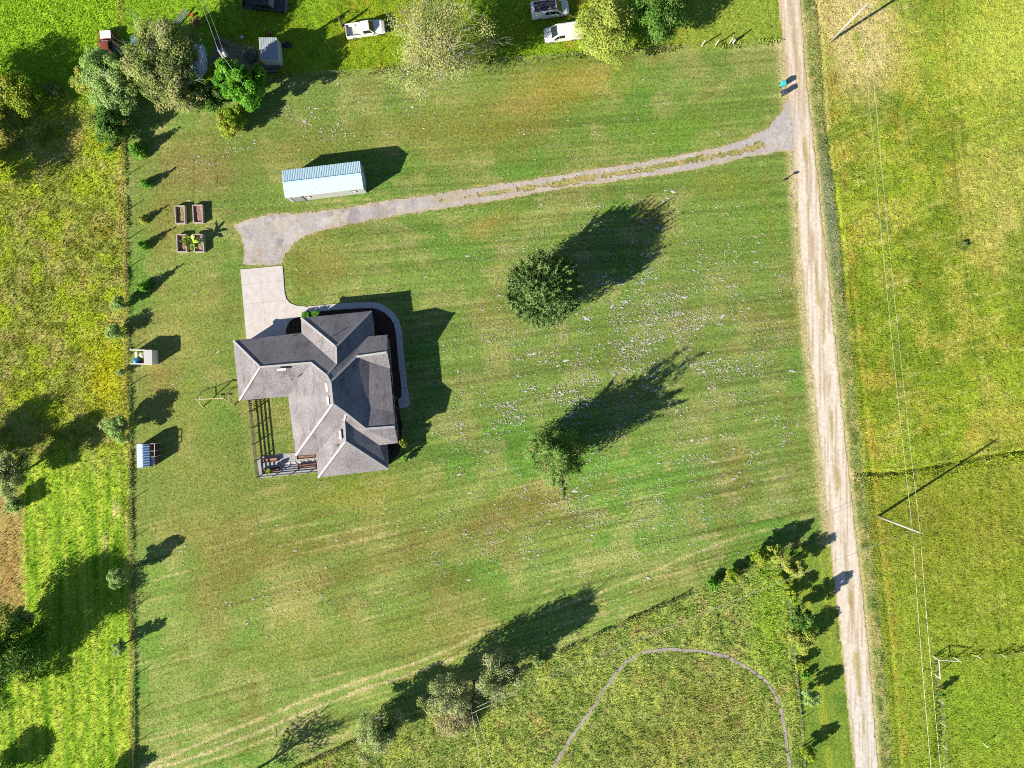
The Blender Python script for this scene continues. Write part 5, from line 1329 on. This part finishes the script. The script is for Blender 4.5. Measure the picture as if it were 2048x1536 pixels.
def tree(name, label, vis, hc, h, r, pal, nl, shape='round', size=.23, bark='brown', group=None, cat='tree', low=.18, twigs=0, tw_col='grey', mono=.35, up=.55, squash=1.0, seed=None, trunk_r=None, ncl=None, asp=.5, lobes=.13, sprays=0):
    """vis = where the middle of the crown stands in the plan when seen at height hc"""
    TREE_N[0] += 1
    nl = int(nl * 1.35)
    rng = np.random.default_rng(1000 + TREE_N[0] * 7 if seed is None else seed)
    b = g(vis[0], vis[1], hc); b.z = 0
    base = np.array(b)
    t = thing(name, label, cat, b, 0, group)
    tr = trunk_r or (.035 * h ** .9 * .8 + .02)
    m = MB()
    C = []; Rd = []
    if shape == 'round':
        k = ncl or int(26 + r * 11)
        z0, z1 = h * low, h
        zc = (z0 + z1) / 2; hz = (z1 - z0) / 2
        ph = rng.uniform(0, 6.28, 4)
        for i in range(k):
            d = rng.normal(size=3); d /= np.linalg.norm(d)
            az = math.atan2(d[1], d[0])
            lob = 1 + lobes * math.sin(2 * az + ph[0]) + lobes * math.sin(3 * az + ph[1]) + .08 * math.sin(5 * az + ph[2] + 3 * d[2])
            q = rng.random() ** .4 * .82
            p = np.array([d[0] * r * q * lob, d[1] * r * q * lob * squash, zc + d[2] * hz * q * .95])
            C.append(base + p); Rd.append(r * rng.uniform(.20, .34) * (1 if k < 60 else .85))
        top = base + np.array([0, 0, zc + hz * .3])
    elif shape == 'spire':                      # several upright leaders
        nlead = 7
        for i in range(nlead):
            az = 2.4 * i + rng.uniform(-.3, .3); rr = r * (.15 + .5 * (i % 3) / 2) if i else 0
            tip = np.array([math.cos(az) * rr * 1.1, math.sin(az) * rr * 1.1, h * (1 - .08 * i * rng.uniform(.5, 1.1))])
            bs = np.array([math.cos(az) * rr * .3, math.sin(az) * rr * .3, h * .12])
            for t_ in np.linspace(.1, 1, 24):
                sp = r * .52 * (1 - t_) ** .6 * (1 if t_ > .2 else .8)
                p = bs + (tip - bs) * t_ + rng.normal(size=3) * np.array([sp, sp, .2]) * .5
                C.append(base + p); Rd.append(max(.3, r * (.40 * (1 - t_) + .07)))
            limb(m, base + bs, base + bs + (tip - bs) * .8, tr * .5, .03, rng, .04)
        top = base + np.array([0, 0, h * .5])
        for i in range(46):
            az = rng.uniform(0, 6.28); q = rng.random() ** .5; zq = rng.uniform(.06, .5)
            C.append(base + np.array([math.cos(az) * r * .8 * q, math.sin(az) * r * .8 * q, h * zq])); Rd.append(r * rng.uniform(.2, .32) * (1.15 - zq))
    elif shape == 'cone':
        for t_ in np.linspace(.05, 1, 14):
            rr = r * (1 - t_) ** .7
            for q in range(max(1, int(5 * (1 - t_) + 1))):
                az = rng.uniform(0, 6.28); C.append(base + np.array([math.cos(az) * rr * .6, math.sin(az) * rr * .6, h * (.05 + .9 * t_)])); Rd.append(max(.12, rr * .5))
        top = base + np.array([0, 0, h * .85])
    for i in range(sprays):                     # upright shoots standing out of the crown
        if shape == 'round':
            d = rng.normal(size=3); d[2] = abs(d[2]) * .8 + .05; d /= np.linalg.norm(d)
            s0 = base + np.array([d[0] * r * .82, d[1] * r * .82, h * .5 + d[2] * h * .42])
        else:
            s0 = C[rng.integers(len(C))].copy(); d = s0 - base; d[2] = 0; d /= np.linalg.norm(d) + .01
        dd = d * .55 + np.array([0, 0, .75]) + rng.normal(size=3) * .18; ln = rng.uniform(.7, 1.5)
        for q in range(6):
            C.append(s0 + dd * ln * q / 5); Rd.append(.3 - .045 * q)
    C = np.array(C); Rd = np.array(Rd)
    limb(m, base + np.array([0, 0, -.1]), top, tr, tr * .55, rng, .04, 5, 8)
    sel = rng.permutation(len(C))[:min(len(C), 16 if shape == 'round' else 6)]
    for i in sel:
        s0 = base + (top - base) * rng.uniform(.35, 1.0)
        limb(m, s0, C[i], tr * .4, .03, rng, .1)
    tw = MB()
    for i in range(twigs):
        c = C[rng.integers(len(C))]; a = c + rng.normal(size=3) * .3
        e = a + (c - base - np.array([0, 0, h * .3])) * rng.uniform(.12, .3) + rng.normal(size=3) * r * .16
        e[2] = max(e[2], .3)
        limb(tw, a, e, .05, .012, rng, .15, 4, 4)
        for _ in range(2):
            e2 = e + (e - a) * rng.uniform(.1, .5) + rng.normal(size=3) * r * .09; e2[2] = max(e2[2], .2)
            limb(tw, a + (e - a) * rng.uniform(.4, .9), e2, .025, .008, rng, .15, 3, 3)
    m.build('trunk', BARKS[bark], t, world=True, smooth=True)
    if twigs: stuff(tw.build('twigs', BARKS[tw_col], t, world=True))
    if nl: leaves('crown', t, base, C, Rd, nl, size, PAL[pal], rng, up, mono=mono, asp=asp)
    return t
# the two trees on the lawn
tree('lawn_tree', 'broad round dark green tree on the open lawn', (1086, 582), 5.0, 9.8, 5.6, 'lawn', 34000, 'round', .2, low=.04, mono=.6, ncl=170, lobes=.04, sprays=150)
tree('lawn_tree', 'slender many-tipped dark green tree on the open lawn', (1108, 905), 3.2, 12.6, 4.4, 'lawn2', 24000, 'spire', .2, mono=.5, sprays=120)
# trees around the neighbouring yard
tree('yard_tree', 'large pale olive tree over the parked clutter, northernmost of the clump', (330, 88), 6, 9.5, 4.6, 'olive', 11000, mono=.6, twigs=40)
tree('yard_tree', 'pale olive tree above the old pickup, in the middle of the clump', (285, 130), 5.2, 8.6, 4.0, 'olive', 9000, mono=.6, twigs=30)
tree('yard_tree', 'pale olive tree on the lawn side of the clump, beside the tarp-covered car', (345, 175), 4.4, 7.4, 4.0, 'olive', 8500, mono=.6, twigs=40)
tree('yard_tree', 'grey-green tree at the west end of the clump, over the old pickup nose', (205, 140), 4.6, 7.2, 3.4, 'sage', 8000, mono=.6)
tree('yard_tree', 'sage green tree just south of the old pickup', (225, 190), 3.6, 6, 3.0, 'sage', 6000, mono=.6)
tree('yard_tree', 'bright green feathery tree beside the transformer pole', (455, 150), 4.6, 7.6, 2.3, 'bright', 6000, 'round', .25, mono=.5)
tree('yard_tree', 'dense green tree between the transformer pole and the grey shed', (490, 175), 4.8, 8.2, 3.2, 'bright', 9500, 'round', .25, mono=.6)
tree('yard_bush', 'dark bushy shrub at the foot of the dense green tree', (420, 195), 2.6, 4.6, 2.5, 'dark', 5000, mono=.6, cat='bush')
tree('yard_bush', 'rounded yellow-green bush jutting onto the lawn from the yard', (462, 238), 2.2, 4.2, 2.4, 'lime', 6000, low=.05, mono=.5, cat='bush')
tree('boundary_bush', 'leafy dark green bush at the north end of the west fence', (212, 258), 2.8, 5.2, 2.9, 'dark', 6500, low=.06, mono=.6, cat='bush')
tree('boundary_bush', 'yellow-green bush between the west field and the tree clump', (170, 160), 2.2, 4.2, 2.2, 'yellow', 4000, low=.05, mono=.5, cat='bush')
tree('boundary_bush', 'mid green bush just below the sage tree near the west fence', (215, 222), 2.0, 3.8, 1.9, 'bright', 3500, low=.05, mono=.5, cat='bush')
tree('field_tree', 'pale green tree at the left edge below the sunny yard', (38, 185), 3, 6.0, 3.0, 'lime', 6500, mono=.6, low=.06)
tree('field_bush', 'small dry olive bush in the shade west of the tree clump', (105, 178), .9, 1.7, 1.4, 'olive', 1800, low=.03, cat='bush', mono=.4)
tree('field_tree', 'tall tree just past the left edge, throwing the long shade below the yard', (-72, 335), 4.4, 7.6, 5.0, 'dark', 9500)
tree('field_tree', 'leafy tree just past the left edge beside the pale green tree', (-48, 165), 4, 6.6, 4.4, 'dark', 8000)
tree('field_tree', 'low leafy tree past the left edge between the two taller ones', (-65, 248), 3.4, 5.6, 3.6, 'dark', 5000)
tree('big_tree', 'wide half-bare tree with pale branches over the north boundary wire', (880, 90), 6, 11.0, 7.4, 'pale', 15000, size=.19, bark='grey', twigs=170, mono=.6, low=.3, ncl=110, lobes=.16, trunk_r=.3)
tree('big_tree', 'yellow-green tree beside the white cargo van', (1215, 58), 4.6, 8.2, 4.8, 'yellow', 12000, mono=.6, low=.12, ncl=85)
tree('big_tree', 'dark green tree at the top edge east of the vans', (1318, 14), 4.6, 8.0, 4.4, 'dark', 11000, mono=.7, low=.12, ncl=80)
tree('dry_bush', 'dry brown bush with the orange bucket beside it', (392, 44), .8, 1.7, .85, 'brownbush', 900, size=.16, low=.03, cat='bush', twigs=12)
# young trees and shrubs along the west fence
WG = 'young trees along the west fence'
tree('young_tree', 'bright green bushy young conifer, northernmost on the west fence', (272, 298), 1.4, 3.4, 1.25, 'bright', 2600, 'cone', .17, cat='young tree', group=WG)
tree('young_tree', 'thin young conifer west of the dug garden patch', (290, 366), .9, 2.6, .85, 'bright', 1100, 'cone', .15, cat='young tree', group=WG)
tree('young_tree', 'smallest young conifer, west of the garden beds', (284, 438), .7, 2.0, .7, 'yellow', 750, 'cone', .14, cat='young tree', group=WG)
tree('young_tree', 'feathery young conifer just west of the dry weed bed', (285, 490), .9, 2.6, .8, 'bright', 1100, 'cone', .15, cat='young tree', group=WG)
tree('young_tree', 'bushy young conifer west of the concrete slab', (286, 572), 1.2, 3.1, 1.0, 'bright', 1600, 'cone', .16, cat='young tree', group=WG)
SG = 'pale shrubs on the west fence'
tree('sage_shrub', 'pale sage shrub on the fence west of the bushy young conifer', (237, 608), 1.5, 3.0, 1.15, 'sage', 1900, size=.17, low=.05, cat='shrub', group=SG)
tree('sage_shrub', 'spreading pale shrub on the fence north-west of the white hut', (230, 665), 1.5, 2.9, 1.35, 'sage', 1800, size=.17, low=.05, cat='shrub', group=SG)
tree('sage_shrub', 'small pale shrub on the fence south of the white hut', (242, 745), .8, 1.6, .75, 'sage', 700, size=.15, low=.05, cat='shrub', group=SG)
tree('sage_shrub', 'largest pale sage shrub, beside the hen coop', (240, 858), 2.2, 4.4, 2.1, 'sage', 5500, size=.19, low=.08, cat='shrub', group=SG, mono=.5)
tree('sage_shrub', 'tall pale shrub alone on the southern west fence', (240, 1152), 2.2, 4.6, 1.6, 'sage', 3500, size=.18, low=.12, cat='shrub', group=SG, mono=.5)
tree('sage_shrub', 'lower pale shrub, southernmost on the west fence', (243, 1293), 1.5, 3.5, 1.1, 'sage', 1800, size=.17, low=.1, cat='shrub', group=SG)
# west meadow trees
tree('meadow_tree', 'grey-green tree at the left edge level with the hen coop', (18, 945), 4, 7.0, 3.1, 'grey', 7500, mono=.6, twigs=40)
tree('meadow_bush', 'pale bush just below the grey-green tree at the left edge', (28, 1008), 1.4, 2.6, 1.5, 'sage', 1800, low=.05, cat='bush')
tree('meadow_tree', 'tree past the left edge, shading the meadow above the grey-green tree', (-70, 915), 3.5, 6.6, 4.0, 'dark', 7000)
tree('meadow_tree', 'large dark green tree at the lower left edge', (8, 1300), 5, 9.6, 5.6, 'dark', 15000, mono=.7, low=.06, ncl=110)
tree('meadow_tree', 'dark tree at the left edge just below the largest one', (-30, 1372), 4, 7.4, 4.0, 'dark', 7000, mono=.6, low=.06)
tree('meadow_bush', 'grey-green bush on top of the large dark tree at the left edge', (48, 1235), 2.0, 4.0, 1.8, 'grey', 2500, low=.1, cat='bush')
tree('meadow_tree', 'tree past the bottom left corner of the meadow', (-45, 1570), 3, 5.2, 2.6, 'dark', 4500)
tree('meadow_tree', 'low tree past the bottom edge near the end of the west fence', (205, 1572), 1.8, 3.4, 2.3, 'bright', 3500)
tree('bare_tree', 'leafless tree past the bottom edge, shadow branching onto the lawn', (470, 1585), 4, 8.4, 3.2, 'dry', 500, bark='brown', twigs=120, tw_col='brown', ncl=50)
# southern clump
tree('paddock_tree', 'pale grey-green tree at the west end of the southern clump', (748, 1470), 3.8, 6.4, 3.7, 'grey', 8500, mono=.6, twigs=60, low=.08)
tree('paddock_tree', 'tall grey tree with bare tips beside the dark pole', (988, 1352), 4.5, 9.2, 2.9, 'grey', 4500, bark='grey', twigs=110, mono=.6, low=.08)
tree('paddock_tree', 'thin twiggy tree west of the dark pole', (905, 1385), 4.0, 8.0, 3.2, 'grey', 3600, bark='grey', twigs=120, mono=.5)
tree('paddock_shrub', 'wide dry shrub at the foot of the dark pole', (915, 1440), 1.2, 2.4, 3.0, 'dry', 3800, size=.2, low=.02, cat='shrub', twigs=60, mono=.5)
tree('paddock_tree', 'bushy tree behind the dark pole, casting the broad shade on the lawn', (1015, 1332), 3.5, 8.2, 2.6, 'grey', 6500, mono=.6, low=.04)
tree('paddock_tree', 'dim bushy tree in the gap north-west of the dark pole', (868, 1402), 3.0, 6.0, 2.2, 'olive', 3800, mono=.6, low=.05, twigs=40)
tree('paddock_shrub', 'small blue-green shrub at the east end of the southern clump', (1076, 1324), .8, 1.6, .95, 'sage', 900, size=.16, low=.03, cat='shrub')
# shrubs at the paddock corner and along the verge
VG = 'bushes along the paddock fence'
for k, (x, y, hc, h, r, pal, nl, lab) in enumerate((
        (1425, 1168, .8, 1.8, 1.1, 'bright', 1300, 'small green bush, westernmost on the paddock corner fence'),
        (1464, 1152, .9, 2.0, 1.1, 'lime', 1300, 'small yellow-green bush, second from the west on the corner fence'),
        (1518, 1112, 1.6, 3.9, 1.3, 'lime', 2000, 'yellow-green bush just west of the paddock corner'),
        (1548, 1104, 1.7, 4.2, 1.5, 'yellow', 2600, 'leafy bush at the very corner of the paddock'),
        (1582, 1132, 1.8, 4.6, 1.5, 'yellow', 2600, 'tall golden bush between the paddock corner and the road'),
        (1568, 1160, 1.0, 2.2, 1.2, 'lime', 1500, 'low lime bush inside the paddock corner'),
        (1583, 1190, 1.3, 2.8, 1.1, 'lime', 1500, 'narrow lime bush on the verge south of the corner'),
        (1598, 1232, 2.2, 5.4, 1.5, 'dark', 3000, 'tall dark bush whose shade reaches the dirt road'),
        (1606, 1280, 1.7, 3.3, 1.9, 'yellow', 3200, 'broad golden bush halfway down the verge'),
        (1600, 1330, .8, 1.8, 1.0, 'lime', 1000, 'low lime bush below the broad golden one'),
        (1618, 1392, 1.4, 3.6, 1.25, 'sage', 1600, 'feathery blue-green bush on the verge'),
        (1614, 1502, 1.2, 3.4, 1.1, 'lime', 1500, 'yellow-green bush at the bottom of the verge'),
        (1612, 1350, .6, 1.3, .7, 'bright', 500, 'tiny green bush above the feathery blue-green one'))):
    tree('verge_bush', lab, (x, y), hc, h, r, pal, nl, 'round', .2, low=.05, cat='bush', group=VG, mono=.5)
tree('field_shrub', 'dark little shrub on the white-post fence', (1880, 1388), .9, 2.1, .65, 'dark', 700, 'round', .15, low=.03, cat='shrub')
tree('field_shrub', 'dark weed clump in the meadow east of the wires', (1930, 488), .2, .45, .5, 'lawn', 300, 'round', .16, low=.02, cat='weed')
# garden shrubs at the house
def box_shrub(label, c, sx, sy, h, pal, nl):
    p = g(*c, h); p.z = 0; t = thing('hedge_shrub', label, 'shrub', p, 0, 'clipped shrubs at the house'); rng = np.random.default_rng(int(c[0]))
    C = np.array([[p.x + x, p.y + y, z] for x in np.linspace(-sx, sx, 4) for y in np.linspace(-sy, sy, 3) for z in np.linspace(.2, h - .15, 3)]); 
    mb = MB(); limb(mb, (p.x, p.y, 0), (p.x, p.y, h * .7), .04, .02, rng); mb.build('stem', BARKS['brown'], t, world=True)
    leaves('foliage', t, np.array(p), C, np.full(len(C), .2), nl, .12, PAL[pal], rng)
box_shrub('clipped green shrub at the north wall, western of the pair', zz(605, 416), .42, .28, .9, 'bright', 900)
box_shrub('clipped green shrub at the north wall, eastern of the pair', zz(673, 408), .42, .26, .9, 'bright', 900)
tree('round_shrub', 'small lime shrub, northern of the pair at the walkway end', zz(1188, 950), .3, .6, .27, 'lime', 400, size=.1, low=.02, cat='shrub', group='lime shrubs at the walkway end')
tree('round_shrub', 'small lime shrub, southern of the pair at the walkway end', zz(1194, 1010), .3, .6, .27, 'lime', 400, size=.1, low=.02, cat='shrub', group='lime shrubs at the walkway end')
tree('sapling', 'thin pale sapling at the south-east house corner', zz(1235, 1232), 1.4, 2.6, .7, 'lime', 420, size=.17, low=.3, cat='sapling')
tree('sapling', 'little green plant on the shaded lawn beside the walkway', zz(1288, 745), .3, .7, .3, 'bright', 260, size=.12, low=.03, cat='sapling')
tree('round_shrub', 'small bush on the lawn just past the south-east house corner', zz(1255, 1335), .5, 1.5, .55, 'bright', 700, size=.14, low=.03, cat='shrub')
tree('potted_bush', 'bright lime leafy bush in the court corner planter', yy(382, 1310), 1.0, 1.5, .5, 'lime', 500, size=.2, low=.3, cat='bush')
# banana plant
bn = thing('banana_plant', 'banana plant with long bright leaves in the raised bed', 'banana plant', g(*xx(730, 1140), .4))
bbp = g(*xx(730, 1140), .4); rng = np.random.default_rng(5)
for k in range(3):
    o_ = rng.normal(size=2) * .18
    MB().tube([(bbp.x + o_[0], bbp.y + o_[1], .35), (bbp.x + o_[0] * 1.6, bbp.y + o_[1] * 1.6, 1.5)], [.1, .06], 8).build('stem', mat('banana_stem', (.16, .2, .06), .7), bn, world=True, smooth=True)
BLEAF = mat('banana_leaf', (.30, .40, .05), .45, var=.3, scale=8)
def banana_leaf(az, L, rise, droop, z0):
    n_ = 7; vs = []; W = .2
    for i in range(n_):
        t = i / (n_ - 1); rr = L * t; z = z0 + rise * t - droop * t * t
        w = W * math.sin(math.pi * min(1, t * .93 + .07)) ** .6 + .01
        x, y = math.cos(az) * rr, math.sin(az) * rr
        vs += [(x - math.sin(az) * w, y + math.cos(az) * w, z - .03), (x, y, z + .03), (x + math.sin(az) * w, y - math.cos(az) * w, z - .03)]
    fs = []
    for i in range(n_ - 1):
        a = i * 3; fs += [(a, a + 3, a + 4, a + 1), (a + 1, a + 4, a + 5, a + 2)]
    return MB().add([(bbp.x + x, bbp.y + y, z) for x, y, z in vs], fs).build('leaf', BLEAF, bn, world=True, smooth=True)
for k in range(17):
    banana_leaf(k * 2.4 + rng.uniform(-.3, .3), rng.uniform(.9, 1.55), rng.uniform(.5, 1.5), rng.uniform(.3, 1.1), rng.uniform(1.1, 1.5))
